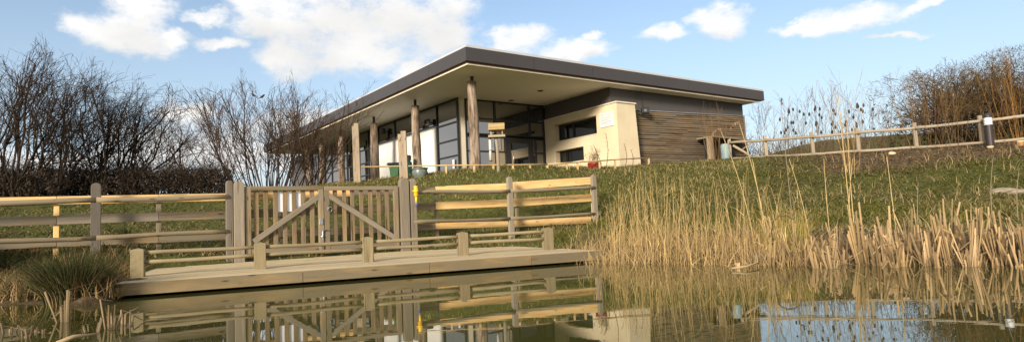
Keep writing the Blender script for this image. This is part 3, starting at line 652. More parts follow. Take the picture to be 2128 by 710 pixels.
# ------------------------------------------------------------------ lean-to store at the end of the timber wall
ls = at(1478, 332, 29.4); LS = empty('lean_to_store', (ls.x, ls.y, gz(ls.x, ls.y)), 'small open timber lean-to store against the end of the slatted wall', 'store')
zc = at(1500, 284, 29.7).z
board('post', (ls.x, ls.y, ls.z - .4), (ls.x, ls.y, zc - .03), .27, .2, M['twin_wood'], LS, tuple(BB))
q0 = at(1483, 284, 29.6); q1 = at(1566, 284, 32.3); dq = Vector((q1.x - q0.x, q1.y - q0.y, 0))
MB().box((q0.x, q0.y, zc), dq, BA*1.0, (0, 0, .07)).build('canopy', M['grey_wood'], LS)
MB().box(Vector((q0.x, q0.y, ls.z - .4)) + BA*.55, dq*.72, BA*.05, (0, 0, zc - ls.z + .38)).build('dark_opening_panel', M['inside'], LS)  # near-black sheet: the shade inside the open store is put into its colour
board('brace', Vector((q0.x, q0.y, zc - .45)) + dq*.85 + BA*.5, Vector((q0.x, q0.y, zc - .02)) + dq*.98, .09, .07, M['grey_wood'], LS)
c = at(1507.5, 322, 29.75); bl = empty('water_barrel', (c.x, c.y, c.z - .3), 'pale blue plastic barrel tilted in the mouth of the lean-to store', 'barrel')
zt_ = at(1507, 300, 29.75).z
MB().lathe([(.17, c.z - .3), (.205, c.z - .2), (.21, zt_ - .12), (.2, zt_ - .03), (.17, zt_)], 18, (c.x, c.y, 0)).build('body', M['barrel'], bl, smooth=True)
MB().lathe([(.185, zt_ - .022), (.18, zt_ + .02), (.05, zt_ + .03)], 18, (c.x, c.y, 0)).build('lid', M['barrel'], bl)

# ------------------------------------------------------------------ things in front of the building
def twin(u0, u1, um, v0, d, label):
    p = at((u0 + u1)/2, 378, d); zt = at(u1, v0, d).z; zb = gz(p.x, p.y); g = empty('twin_timber_post', (p.x, p.y, zb), label, 'timber posts', 'pairs of tall sawn posts in the grass')
    xa = at(u0, 350, d).x; xm = at(um, 350, d).x; xb = at(u1, 350, d).x
    a = (xm - xa)*.85; b = xb - xm
    board('post', (xa + a/2, p.y + .1, zb - .3), (xa + a/2 - .03, p.y + .1, zt - .1), a, .12, M['twin_wood'], g, (1, 0, 0))
    board('post', (xm + b/2, p.y, zb - .3), (xm + b/2 - .04, p.y, zt), b, .14, M['twin_wood'], g, (1, 0, 0))
    for zz in (zt - .32, zb + .6): board('cross_block', (xa + a*.5, p.y + .06, zz), (xm + b*.6, p.y + .06, zz), .1, .12, M['dark_wood'], g)
twin(734, 749.5, 740, 256, 26.5, 'taller pair of sawn timber posts between two log columns left of the white wall')
twin(829.5, 848, 837.5, 272, 24.5, 'shorter pair of sawn timber posts in front of the green bins')
c = at(822, 376, 27.2); zb = gz(c.x, c.y); zt_ = at(822, 338.5, 27.2).z; b = empty('wheelie_bin', (c.x, c.y, zb), 'bright green wheelie bin with a dark lid, left of the taller teal bin', 'bin')
def taper(m, c, z0, z1, w0, d0, w1, d1):
    vs = [(c.x + sx*w0/2, c.y + sy*d0/2, z0) for sx, sy in ((-1, -1), (1, -1), (1, 1), (-1, 1))] + [(c.x + sx*w1/2, c.y + sy*d1/2, z1) for sx, sy in ((-1, -1), (1, -1), (1, 1), (-1, 1))]
    return m.add(vs, [(0, 1, 2, 3), (7, 6, 5, 4), (0, 4, 5, 1), (1, 5, 6, 2), (2, 6, 7, 3), (3, 7, 4, 0)])
taper(MB(), c, zb, zt_ - .1, .34, .5, .44, .62).build('bin_body', M['lgreen'], b, bevel=.02)
taper(MB(), c + Vector((-.04, -.03, 0)), zt_ - .1, zt_, .56, .72, .48, .5).build('bin_lid', M['blackp'], b, bevel=.02)
for sx in (-.2, .2): MB().tube([(c.x + sx - .03, c.y + .26, zb + .1), (c.x + sx + .03, c.y + .26, zb + .1)], .1, 14).build('wheel', M['blackp'], b)
c = at(843, 374, 27.5); zb = gz(c.x, c.y); z1 = at(843, 338, 27.5).z; z2 = at(850, 333, 27.5).z; z3 = at(850, 322.5, 27.5).z; b = empty('compost_bin', (c.x, c.y, zb), 'taller teal green bin with a black cap behind the shorter pair of posts', 'bin')
MB().lathe([(.29, zb - .1), (.31, zb + .1), (.31, z1 - .06), (.30, z1), (.2, z2 + .02)], 20, (c.x, c.y, 0)).build('bin_body', M['dgreen'], b, smooth=False)
MB().lathe([(.13, z2 + .0), (.14, z3 - .06), (.11, z3)], 16, (c.x + .14, c.y, 0)).build('cap', M['blackp'], b)
c = at(873, 374, 24.6); zb = at(873, 375.5, 24.6).z; zt_ = at(873, 353, 24.6).z; h = zt_ - zb + .1; k = .315
b = empty('glazed_pot', (c.x, c.y, zb - .1), 'big round grey green glazed pot at the foot of a log column', 'plant pot')
MB().lathe([(k*.6, -.1), (k*.72, 0), (k*.95, h*.4), (k*1.02, h*.62), (k*.94, h*.82), (k*.92, h*.86)], 28, (c.x, c.y, zb)).build('pot_body', M['pot'], b, smooth=True)
MB().lathe([(k*.94, h*.84), (k*1.07, h*.88), (k*1.07, h*.95), (k*.96, h*.955)], 28, (c.x, c.y, zb)).build('rim', M['pot'], b, smooth=True)
MB().lathe([(k*.9, h*.86), (k*.9, h*.956)], 20, (c.x, c.y, zb)).build('soil', M['soil'], b)
def redpot(u0, u1, v0, v1, d, label, plant):
    c = at((u0 + u1)/2, v1, d); zt = at((u0 + u1)/2, v0, d).z; zb = min(c.z, gz(c.x, c.y)); r = (u1 - u0)/2/F*d
    g = empty('red_planter', (c.x, c.y, zb), label, 'planter', 'red planters by the glass and the cream wall')
    MB().lathe([(r*.72, zb - .1), (r*.86, zb + (zt - zb)*.3), (r*.98, zt - .05), (r*.98, zt)], 20, (c.x, c.y, 0)).build('planter_body', M['red'], g, smooth=False)
    MB().lathe([(r*.9, zt - .03), (r*.9, zt + .006)], 16, (c.x, c.y, 0)).build('soil', M['soil'], g)
    if plant:
        P0_, P1_ = [], []
        for i in range(26):
            a = rnd.uniform(0, 6.28); q = Vector((c.x + r*.6*math.cos(a), c.y + r*.5*math.sin(a), zt)); hh = rnd.uniform(.15, .42) if i < 20 else rnd.uniform(.5, .8)
            for j in range(5):
                q2 = q + Vector((rnd.gauss(0, .05), rnd.gauss(0, .04), hh/5)); P0_.append(q); P1_.append(q2)
                if j > 2:
                    for _ in range(2): P0_.append(q2); P1_.append(q2 + Vector((rnd.gauss(0, .07), rnd.gauss(0, .06), rnd.uniform(-.02, .06))))
                q = q2
        PLANTS.append((g, P0_, P1_))
PLANTS = []
redpot(1221, 1251, 338, 351, 25.6, 'red planter with dry flower stems in front of the cream wall', True)
redpot(932, 957, 359, 372, 26.6, 'low red planter in front of the corner window', False)
redpot(998, 1024, 355, 369, 26.3, 'low red planter in front of the entrance glass behind the bird table', False)
# bird table and hanging feeder
d = 22.4; x0 = at(1015, 283, d).x; x1 = at(1050, 283, d).x; c = at(1036, 345, d); zb = gz(c.x, c.y)
zt_ = at(1033, 283.5, d).z; bt = empty('bird_table', (c.x, c.y, zb), 'wooden bird table with a slatted pitched roof on a single post', 'bird table')
pole('post', (c.x, c.y, zb - .2), (c.x - .05, c.y, zt_ - .04), .062, .058, M['fence_wood'], bt)
cx = (x0 + x1)/2; cy = c.y; w_ = x1 - x0
MB().cbox((cx, cy, zt_ - .02), w_, .42, .04).cbox((cx, cy - .2, zt_ + .02), w_, .02, .035).cbox((cx, cy + .2, zt_ + .02), w_, .02, .035).build('tray', M['fence_wood'], bt, bevel=.004)
ze = at(1033, 270, d).z; zr = at(1033, 256, d).z
for sx in (-1, 1):
    for sy in (-1, 1): MB().cbox((cx + sx*(w_/2 - .1), cy + sy*.13, (zt_ + ze)/2), .045, .045, ze - zt_).build('roof_post', M['fence_wood'], bt)
mb = MB()
for sy in (-1, 1):
    for i in range(5):
        a, b_ = i/5, (i + .88)/5; y0 = sy*.27*(1 - a); y1 = sy*.27*(1 - b_); za, zb2 = ze - .03 + (zr - ze + .03)*a, ze - .03 + (zr - ze + .03)*b_
        j = rnd.uniform(-.01, .01); mb.box((cx - w_*.48 + j, cy + y0, za), (w_*.96, 0, 0), (0, y1 - y0, zb2 - za), (0, sy*.012, .018))
mb.build('table_roof', M['rustic_pole'], bt)
for sx in (-1, 1): MB().add([(cx + sx*w_*.47, cy - .24, ze), (cx + sx*w_*.47, cy + .24, ze), (cx + sx*w_*.47, cy, zr - .01), (cx + sx*w_*.44, cy - .24, ze), (cx + sx*w_*.44, cy + .24, ze), (cx + sx*w_*.44, cy, zr - .01)], [(0, 1, 2), (5, 4, 3), (0, 3, 4, 1), (1, 4, 5, 2), (2, 5, 3, 0)]).build('gable_end', M['grey_wood'], bt)
f0 = at(1018, 290, d - .12); f1 = at(1019.5, 333, d - .12)
fd = empty('bird_feeder', (f0.x, f0.y, f1.z), 'long thin tube bird feeder hanging from the tray of the bird table', 'bird feeder')
MB().tube([(f0.x, f0.y, f0.z), (f0.x, f0.y, f1.z)], .045, 12).build('tube', M['signp'], fd, smooth=True)
MB().lathe([(.055, f0.z), (.04, f0.z + .05)], 12, (f0.x, f0.y, 0)).lathe([(.055, f1.z - .04), (.055, f1.z)], 12, (f0.x, f0.y, 0)).lathe([(.05, (f0.z + f1.z)/2 - .03), (.05, (f0.z + f1.z)/2)], 12, (f0.x, f0.y, 0)).build('cap', M['blackp'], fd)
MB().tube([(f0.x, f0.y, f0.z + .04), (f0.x, f0.y + .1, zt_ - .03)], .006, 5).build('hook', M['blackp'], fd)
# low rustic handrail along the crest
hr = [(752, 346.6, 25.6), (842, 345, 24.6), (927, 343.5, 23.6), (985, 342.8, 23.0), (1025, 342.5, 22.9), (1065.7, 342.3, 23.0), (1101, 342, 23.3), (1137.5, 341, 23.7), (1177.6, 338.5, 24.2), (1200, 337, 24.5), (1245.6, 334, 25.2), (1278, 331.5, 25.7), (1348, 327.5, 26.8)]
hp = [at(*q) for q in hr]; R0 = hp[4]; H = empty('crest_handrail', (R0.x, R0.y, gz(R0.x, R0.y)), 'low yellowish rustic pole handrail running along the grass crest before the building', 'handrail')
for a, b, c in ((0, 3, 0), (3, 7, 0), (7, 12, 0)):
    pts = hp[a:b+1]; wm, L = frame_x(pts[0], pts[-1]); iv = wm.inverted(); lp = [iv @ p for p in pts]; lp[0].x -= .0
    MB().tube(lp, [.030 - .004*i/len(lp) for i in range(len(lp))], 8).build('rail', M['rustic_pole'], H, wm, smooth=True)
for i in (2, 3, 4, 5, 6, 7, 8, 9, 10, 11, 12):
    p = hp[i]; board('post', (p.x, p.y + .02, gz(p.x, p.y) - .2), (p.x, p.y + .02, p.z - .01), .085, .05, M['rustic_pole'], H, (1, 0, 0))

# ------------------------------------------------------------------ post and rail fence at the top of the right bank, bollard, stumps
def fd_(u): 
    a, b = at(1517, 329, 30.6), at(2128, 289, 25.0); d = np.array([b.x - a.x, b.y - a.y]); q = ray(u, 300)
    s, k = np.linalg.solve(np.array([[q[0], -d[0]], [q[1], -d[1]]]), np.array([a.x, a.y])); return s*q[1]
RFN = empty('post_and_rail_fence', at(1785, 315, fd_(1785)), 'long post and two rail timber fence along the top of the right bank', 'fence')
def rv(u, tab): return float(np.interp(u, [t[0] for t in tab], [t[1] for t in tab])) if u < 2128 else tab[-1][1] - (u - 2128)*.115
top = [(1517, 296.5), (1592, 291), (1689.5, 284), (1784, 276), (1904, 265.5), (2041, 251), (2128, 240.8)]; low = [(1517, 330), (1592, 325.5), (1689.5, 320), (1784, 313.6), (1904, 306), (2041, 296.5), (2128, 289)]
us = [1517, 1592, 1689.5, 1784, 1904, 2041, 2190, 2340]
for a, b in zip(us[:-1], us[1:]):
    for tab, r in ((top, .068), (low, .066)):
        pole('rail', at(a - 2, rv(a, tab), fd_(a)), at(b + 2, rv(b, tab), fd_(b)), r, r*.93, M['fence_wood'], RFN)
for u in us:
    p = at(u, rv(u, top), fd_(u)); zb = min(gz(p.x, p.y), at(u, rv(u, low), fd_(u)).z) - .3
    board('post', (p.x + .01, p.y + .11, zb), (p.x - .01, p.y + .11, p.z + .24), .15, .1, M['fence_wood'], RFN, (1, 0, 0))
a = at(1523, 302, 30.4); b = at(1558, 323, 30.2); pole('brace', a, b, .065, .06, M['fence_wood'], RFN)
db = fd_(2055) - .45; p = at(2057, 303, db); zb = p.z - .15; zc = at(2053, 234.5, db).z; w0 = at(2053, 260, db).z; w1 = at(2053, 244.5, db).z; r = .145
pb = (at(2055, 270, db).x, p.y); bo = empty('bollard_light', (*pb, zb), 'dark bollard light with white louvred rings beside the top fence', 'bollard light')
MB().lathe([(r, zb), (r*.98, w0)], 20, (*pb, 0)).build('bollard_body', M['bollard'], bo, smooth=False)
n = 5; st = (w1 - w0)/n
for i in range(n): MB().lathe([(r*.8, w0 + st*i), (r*1.03, w0 + st*(i + .2)), (r*1.03, w0 + st*(i + .62)), (r*.8, w0 + st*(i + .98))], 20, (*pb, 0)).build('louvre_ring', M['lampglass'], bo, smooth=False)
MB().lathe([(r*1.0, w1), (r*1.0, w1 + .08), (r*.8, zc - .05), (r*.4, zc)], 20, (*pb, 0)).build('bollard_cap', M['steel'], bo, smooth=False)
for (u, v0, v1, lab, tilt) in ((1852.6, 317, 334, 'smaller pale cut stub on the bare bank, left of the largest one', .5), (1898, 325, 346, 'largest pale cut log stub on the bare bank below the top fence', .6),
                         (2060, 304, 325, 'orange barked cut stub standing right below the bollard light', .12), (2122.6, 293, 311, 'orange barked cut stub at the right edge below the top fence', .12)):
    d = fd_(u) - (1.6 if u < 1950 else 1.1); p = at(u, v1, d); h = at(u, v0, d).z - p.z; r = .13 if tilt > .3 else .11
    g = empty('cut_stub', p, lab, 'stub', 'cut log stubs on the bare bank')
    ax = Vector((-.1, -tilt, 1)).normalized(); e = p + ax*h*.95
    MB().tube([p - ax*.15, e], [r*.95, r], 14).build('bark', M['stump'], g); 
    MB().tube([e - ax*.0, e + ax*.035], [r*1.06, r*.98], 14).build('cut_end', M['cutend'], g)

# ------------------------------------------------------------------ plants: ribbons, prisms and branching twigs
def ribbons(name, Bp, Hh_, Ln, Wd, cols, mat, seg=2, parent=None, azim=None, tipw=.1, kink=None):
    """blades: base points, height, sideways lean (x, y), width"""
    N = len(Bp); az = rng.uniform(0, 2*PI, N) if azim is None else azim
    ax = np.c_[np.cos(az), np.sin(az), np.zeros(N)]; V = np.zeros((N, seg+1, 2, 3))
    for k in range(seg+1):
        t = k/seg; P = Bp.copy(); P[:, 2] += Hh_*t*(1 - .12*t); P[:, :2] += Ln*(t**1.8)
        w = Wd*(1 - (1 - tipw)*t**1.5)/2
        V[:, k, 0] = P - ax*w[:, None]; V[:, k, 1] = P + ax*w[:, None]
    i0 = (np.arange(N)*(seg+1)*2)[:, None]; q = []
    for k in range(seg): q.append(np.c_[i0 + 2*k, i0 + 2*k + 1, i0 + 2*k + 3, i0 + 2*k + 2])
    return link(name, npmesh(name, V.reshape(-1, 3), np.stack(q, 1).reshape(-1, 4), np.repeat(cols, (seg+1)*2, 0)), mat, parent)
def prism_arrays(P0, P1, R0, R1, sides=3):
    P0 = np.asarray(P0, float); P1 = np.asarray(P1, float); N = len(P0); d = P1 - P0; d /= np.linalg.norm(d, axis=1)[:, None] + 1e-9
    ref = np.where(np.abs(d[:, 2:3]) > .9, np.array([[1, 0, 0.]]), np.array([[0, 0, 1.]])); u = np.cross(d, ref); u /= np.linalg.norm(u, axis=1)[:, None]; w = np.cross(d, u)
    V = np.zeros((N, 2, sides, 3))
    for k in range(sides):
        o = u*math.cos(2*PI*k/sides) + w*math.sin(2*PI*k/sides); V[:, 0, k] = P0 + o*np.asarray(R0)[:, None]; V[:, 1, k] = P1 + o*np.asarray(R1)[:, None]
    i0 = (np.arange(N)*2*sides)[:, None]; q = [np.c_[i0 + k, i0 + (k+1) % sides, i0 + sides + (k+1) % sides, i0 + sides + k] for k in range(sides)]
    return V.reshape(-1, 3), np.stack(q, 1).reshape(-1, 4)
def twigs(name, segs, base_col, mat, parent=None, var=.3, sides=3, tip_col=None):
    P0 = np.array([s[0] for s in segs]); P1 = np.array([s[1] for s in segs]); R0 = np.array([s[2] for s in segs]); R1 = np.array([s[3] for s in segs])
    V, Q = prism_arrays(P0, P1, R0, R1, sides); c = np.array(base_col)[None]*(1 + rng.uniform(-var, var, (len(segs), 1)))
    if tip_col is not None: k = np.clip((.02 - R0)/.016, 0, 1)[:, None]; c = c*(1-k) + np.array(tip_col)[None]*k*(1 + rng.uniform(-var, var, (len(segs), 1)))
    return link(name, npmesh(name, V, Q, np.repeat(c, 2*sides, 0)), mat, parent)
LIMIT = [None]
def grow(out, p, d, L, r, lvl, maxl, kids=(5, 4, 4), wander=.16, trop=.1, ang=(.45, 1.0), ratio=.6, seg=None, start=.25, rt=.5, minr=.004):
    n = max(2, int(round(L/(seg or .32)))); st = L/n; p = np.array(p, float); d = np.array(d, float); nk = kids[min(lvl, len(kids)-1)]
    at_k = sorted(rnd.uniform(start, 1) for _ in range(nk)) if lvl < maxl else []
    for i in range(n):
        d = d + np.array([rnd.gauss(0, wander), rnd.gauss(0, wander), rnd.gauss(0, wander) + trop]); d /= np.linalg.norm(d)
        q = p + d*st
        if LIMIT[0] and not LIMIT[0](q): return
        ra = max(minr, r*(1 - (1 - rt)*i/n)); rb = max(minr, r*(1 - (1 - rt)*(i+1)/n)); out[min(lvl, len(out)-1)].append((p.copy(), q.copy(), ra, rb))
        while at_k and at_k[0] <= (i+1)/n:
            at_k.pop(0); a = rnd.uniform(*ang); v = np.array([rnd.gauss(0, 1), rnd.gauss(0, 1), rnd.gauss(0, 1)]); v -= d*(v @ d); v /= np.linalg.norm(v)
            grow(out, q, d*math.cos(a) + v*math.sin(a), L*ratio*rnd.uniform(.6, 1.15), max(minr, ra*.55), lvl+1, maxl, kids, wander*1.1, trop, ang, ratio, seg, .15, rt, minr)
        p = q
def bush(label, cat, name, u, v, d, vtop, stems, spread, maxl, kids, trunk_col, twig_col, group=None, r=.05, wander=.14, trop=.1, ratio=.55, ang=(.4, .95), seg=.34, minr=.0045, basew=.3, tint_tip=None, lean=0, stemname='trunk'):
    p = at(u, v, d); z = gz(p.x, p.y); H = at(u, vtop, d).z - z; g = empty(name, (p.x, p.y, z), label, cat, group)
    crown = []
    def ok(q):                        # crowns stay within the height the photograph shows
        u_, v_, _d = project([q]); return v_[0] > vtop - 10 + 55*max(0, .5 + mnoise.noise(Vector((u_[0]*.021, u*.1, 0)))*1.3) + cut[0]
    cut = [0]; LIMIT[0] = ok
    for i in range(stems):
        cut[0] = rnd.uniform(-28, 14); a = rnd.uniform(0, 2*PI); k = rnd.random()**.7; dr = np.array([spread*k*math.cos(a) + lean, spread*k*math.sin(a), 1.0]); dr /= np.linalg.norm(dr); out = [[], []]
        grow(out, (p.x + basew*k*math.cos(a), p.y + basew*k*math.sin(a), z - .1), dr, H*rnd.uniform(.62, .95), r*rnd.uniform(.6, 1.2), 0, maxl, kids, wander, trop, ang, ratio, seg, .22, .4, minr)
        if out[0]: twigs(stemname, out[0], trunk_col, M['twig'], g)
        crown += out[1]
    LIMIT[0] = None
    twigs('crown', crown, twig_col, M['twig'], g, tip_col=tint_tip); return g
DK = (.032, .023, .015); DK2 = (.046, .031, .020); RB2 = (.075, .047, .028)
# the dark bare hedge trees on the left
for a in ((-75, 405, 23.5, 120, 7, .35, 3, (7, 6, 4), 'bare dark tree cut by the left edge with one long arching branch'),
          (35, 405, 24, 95, 12, .34, 3, (8, 6, 4), 'tallest bare dark tree at the far left behind the fence'),
          (118, 402, 25, 140, 12, .32, 3, (8, 6, 4), 'bare dark thicket tree between the tallest and the forked one on the left'),
          (205, 400, 26, 158, 10, .42, 3, (8, 6, 4), 'bare forked tree with spreading fine twigs against the blue sky on the left'),
          (262, 398, 27, 190, 10, .4, 3, (7, 6, 4), 'rightmost bare tree of the left hedge leaning over the low bushes')):
    bush(a[8], 'tree', 'bare_tree', a[0], a[1], a[2], a[3], a[4], a[5], a[6], a[7], DK, DK2, 'bare trees of the left hedge', r=.06, wander=.13, trop=.07, ratio=.50, seg=.36)
for a in ((318, 398, 27, 265, 7, .5, 3, (6, 5, 3), 'low bare bush right of the left hedge trees'), (362, 396, 28, 225, 5, .4, 3, (6, 4, 3), 'slim bare bush with upright whips in the gap of the hedge'),
          (418, 394, 28, 270, 6, .5, 3, (6, 4, 3), 'low bare bush left of the big many stemmed shrub')):
    bush(a[8], 'bush', 'bare_bush', a[0], a[1], a[2], a[3], a[4], a[5], a[6], a[7], DK2, RB2, 'bare bushes in the hedge gap', r=.035, wander=.14, trop=.08, ratio=.5, seg=.3)
bush('big many stemmed bare shrub with reddish twigs hiding the far end of the building', 'shrub', 'bare_shrub', 560, 392, 26.6, 168, 60, .80, 2, (14, 5, 4), (.045, .031, .022), (.075, .045, .027), r=.032, wander=.07, trop=.05, ratio=.34, ang=(.35, .8), seg=.3, basew=2.0, minr=.0046)
bush('smaller bare shrub in front of the log columns beside the big many stemmed one', 'shrub', 'bare_shrub', 648, 392, 27.2, 232, 22, .55, 2, (12, 5, 4), (.045, .031, .022), (.075, .045, .027), r=.026, wander=.08, trop=.05, ratio=.36, ang=(.35, .8), seg=.3, basew=.7, minr=.0042)
# long low hedge closing the view under the bare trees
p = at(230, 400, 26); hd = empty('hedgerow', (p.x, p.y, gz(p.x, p.y)), 'long low dark tangled hedge running under the bare trees behind the left fence', 'hedge')
out = [[], []]
for i in range(1000):
    u = rnd.uniform(-220, 480); d = rnd.uniform(25.5, 30) - (2 if u < 120 else 0); q = at(u, 400, d); z = gz(q.x, q.y); h = (at(u, 343, d).z - z)*rnd.uniform(.55, 1.12)
    grow(out, (q.x, q.y, z - .05), (rnd.gauss(0, .35), rnd.gauss(0, .35), 1), h, .02, 0, 2, (5, 3), .2, .03, (.4, 1.1), .45, .3, .1, .5, .006)
tag(twigs('stems', out[0], (.028, .02, .014), M['twig'], hd), kind='stuff'); tag(twigs('foliage', out[1], (.038, .026, .017), M['twig'], hd, .5), kind='stuff')
# a few dead leaves held in the hedge
N = 9000; uu = rng.uniform(-220, 480, N); dd = rng.uniform(25, 30, N) - np.where(uu < 120, 2, 0); Bq = np.array([at(a, 400, b) for a, b in zip(uu, dd)]); zz_ = ZZ(Bq[:, 0], Bq[:, 1]); hh = np.array([at(a, 350, b)[2] for a, b in zip(uu, dd)]) - zz_
Bq[:, 2] = zz_ + hh*rng.uniform(0, .95, N); c = np.array([[.04, .027, .017]])*rng.uniform(.4, 1.6, (N, 1))
lv_ = ribbons('dead_leaves', Bq, rng.uniform(.06, .14, N), rng.normal(0, .06, (N, 2)), rng.uniform(.05, .09, N), c, M['tint'], 1, hd); tag(lv_, kind='stuff')
# birds perched on the shrub
for k, (u, v, lab) in enumerate(((527, 198, 'small dark bird perched on a shrub twig, left of the neighbouring pair'), (545, 201, 'small dark bird perched on a shrub twig, facing left beside its mate'), (597, 243, 'small dark bird low on the right side of the big shrub'))):
    p = at(u, v, 26.4); g = empty('bird', p, lab, 'bird', 'birds on the bare shrub'); s = 1.25; sgn = (1, -1, 1)[k]
    MB().tube([p + Vector((-.10*s*sgn, 0, .075*s)), p + Vector((-.085*s*sgn, 0, .065*s)), p + Vector((-.06*s*sgn, 0, .055*s)), p + Vector((-.03*s*sgn, 0, .03*s)), p, p + Vector((.05*s*sgn, 0, -.025*s)), p + Vector((.08*s*sgn, 0, -.035*s)), p + Vector((.16*s*sgn, 0, -.06*s))],
              [.003, .012, .03*s, .036*s, .042*s, .03*s, .012, .009], 8).build('body', M['feather'], g, smooth=True)
    MB().box(p + Vector((.0, -.035, -.005)), (.09*s*sgn, 0, -.035), (0, .07, 0), (0, 0, .018)).build('wings', M['blackp'], g)
# dense thorn bushes on the right
for a in ((2030, 290, 33, 112, 16, .85, 3, (9, 7, 5), 'largest dense thorn bush behind the bollard on the right', -.1), (2120, 285, 34, 120, 15, .9, 3, (9, 7, 5), 'dense thorn bush at the right edge behind the fence', 0),
          (2230, 285, 33, 115, 10, .8, 3, (8, 6, 5), 'dense thorn bush just beyond the right edge of the view', 0), (1960, 290, 32, 150, 7, .9, 3, (8, 6, 4), 'open thorn bush with reaching branches at the left end of the dense bushes', -.2)):
    bush(a[8], 'thorn bush', 'thorn_bush', a[0], a[1], a[2], a[3], a[4], a[5], a[6], a[7], (.05, .032, .02), (.085, .048, .026), 'thorn bushes on the right', r=.075, wander=.17, trop=.02, ratio=.52, seg=.36, ang=(.45, 1.1), basew=.5, lean=a[9], minr=.006, tint_tip=(.13, .085, .035))
p = at(2085, 285, 34)
N = 12000; Bq = np.c_[p.x + rng.normal(.8, 2.5, N), p.y + rng.normal(-.6, .9, N), np.zeros(N)]; e_ = np.sqrt(np.clip(1 - ((Bq[:, 0] - p.x - .8)/6.2)**2, .05, 1)); Bq[:, 2] = ZZ(Bq[:, 0], Bq[:, 1]) + (.8 + rng.beta(2.2, 1.5, N)*4.3)*e_
bd = ribbons('bud_twigs', Bq, rng.uniform(.05, .22, N), rng.normal(0, .12, (N, 2)), rng.uniform(.012, .035, N), np.array([[.095, .068, .028]])*rng.uniform(.4, 1.6, (N, 1)), M['tint'], 1, bpy.data.objects['thorn_bush']); tag(bd, kind='stuff')
p = at(2085, 285, 34); N = 9000
th = empty('evergreen_bush', (p.x, p.y, gz(p.x, p.y)), 'dark evergreen undergrowth below the thorn bushes behind the bollard', 'bush')
Bq = np.c_[p.x + rng.normal(0, 2.6, N), p.y + rng.normal(.3, .9, N), np.zeros(N)]; Bq[:, 2] = ZZ(Bq[:, 0], Bq[:, 1]) + rng.beta(1.3, 2.0, N)*3.6
ribbons('foliage', Bq, rng.uniform(.08, .2, N), rng.normal(0, .12, (N, 2)), rng.uniform(.05, .11, N), np.array([[.032, .034, .014]])*rng.uniform(.5, 1.7, (N, 1)), M['tint'], 1, th)
out = [[], []]
for i in range(26): grow(out, (p.x + rnd.gauss(0, 2.2), p.y + rnd.gauss(.3, .6), gz(p.x, p.y) - .2), (rnd.gauss(0, .3), 0, 1), rnd.uniform(1.5, 3), .04, 0, 1, (6,), .15, .05)
twigs('stems', out[0] + out[1], DK, M['twig'], th)
# orange willow whips
def whips(u, v, d, vtop, n, spread, label, col=(.22, .125, .05), kids=(5,), r=.014, bw=.2, lean=0):
    bush(label, 'willow', 'willow_whips', u, v, d, vtop, n, spread, 1, kids, col, tuple(x*.9 for x in col), 'orange willow whips', r=r*.7, wander=.035, trop=.04, ratio=.28, ang=(.2, .5), seg=.3, minr=.0035, basew=bw, lean=lean, stemname='stem')
whips(1490, 332, 27.5, 205, 16, .20, 'orange willow whips growing in front of the timber wall', bw=.4)
whips(1768, 328, 21.5, 128, 9, .24, 'tall pale orange willow whips in front of the top fence, left of the cut stubs', (.40, .26, .11))
whips(1925, 312, 27, 140, 16, .5, 'spreading orange willow whips between the larger cut stub and the fence', (.21, .125, .05), bw=.9)
whips(1985, 310, 26.5, 160, 12, .4, 'orange willow whips just left of the bollard light', (.19, .115, .05), bw=.6)
whips(2118, 292, 25.8, 85, 20, .34, 'dense bright orange willow whips at the right edge of the photo', (.29, .145, .04), bw=.5)
whips(2075, 300, 26.5, 190, 5, .3, 'few thin willow whips right of the bollard light', (.22, .13, .06), bw=.4)
# pale saplings behind the top fence
for u, vt, lab in ((1552, 232, 'thin pale sapling nearest the roof end behind the top fence'), (1580, 205, 'thin pale forked sapling second from the roof end'), (1628, 195, 'thin pale sapling with dark seed heads at its foot'), (1672, 168, 'tall pale many branched sapling left of the middle of the top fence'),
                   (1705, 185, 'pale sapling between the two teasel groups'), (1742, 160, 'tall pale sapling behind the middle teasels'), (1785, 172, 'pale sapling behind the right teasels'), (1822, 150, 'tallest pale sapling left of the thorn bushes'), (1858, 190, 'pale sapling touching the open thorn bush')):
    bush(lab, 'sapling', 'pale_sapling', u, 305, 34 + rnd.uniform(-1, 2), vt, rnd.randint(4, 6), .34, 2, (7, 4), (.20, .15, .11), (.24, .18, .13), 'pale saplings behind the top fence', r=.018, wander=.05, trop=.06, ratio=.36, ang=(.3, .7), seg=.3, minr=.0055, basew=.5)
# brown scrub behind the top fence
p = at(1700, 300, 36); sc = empty('scrub_hedge', (p.x, p.y, gz(p.x, p.y)), 'low brown scrub seen between the rails of the top fence', 'hedge'); out = [[], []]
for i in range(420):
    u = rnd.uniform(1530, 2200); d = rnd.uniform(33, 38); q = at(u, 300, d); z = gz(q.x, q.y); vt = np.interp(u, [1530, 1700, 1850, 2200], [300, 283, 268, 240]); h = max(.3, (at(u, vt, d).z - z)*rnd.uniform(.5, 1.1))
    grow(out, (q.x, q.y, z - .05), (rnd.gauss(0, .3), rnd.gauss(0, .3), 1), h, .014, 0, 1, (6,), .18, .05, (.3, 1), .5, .3, .1, .5, .006)
tag(twigs('stems', out[0], (.13, .085, .045), M['twig'], sc, .4), kind='stuff'); tag(twigs('twigs', out[1], (.15, .095, .05), M['twig'], sc, .4), kind='stuff')
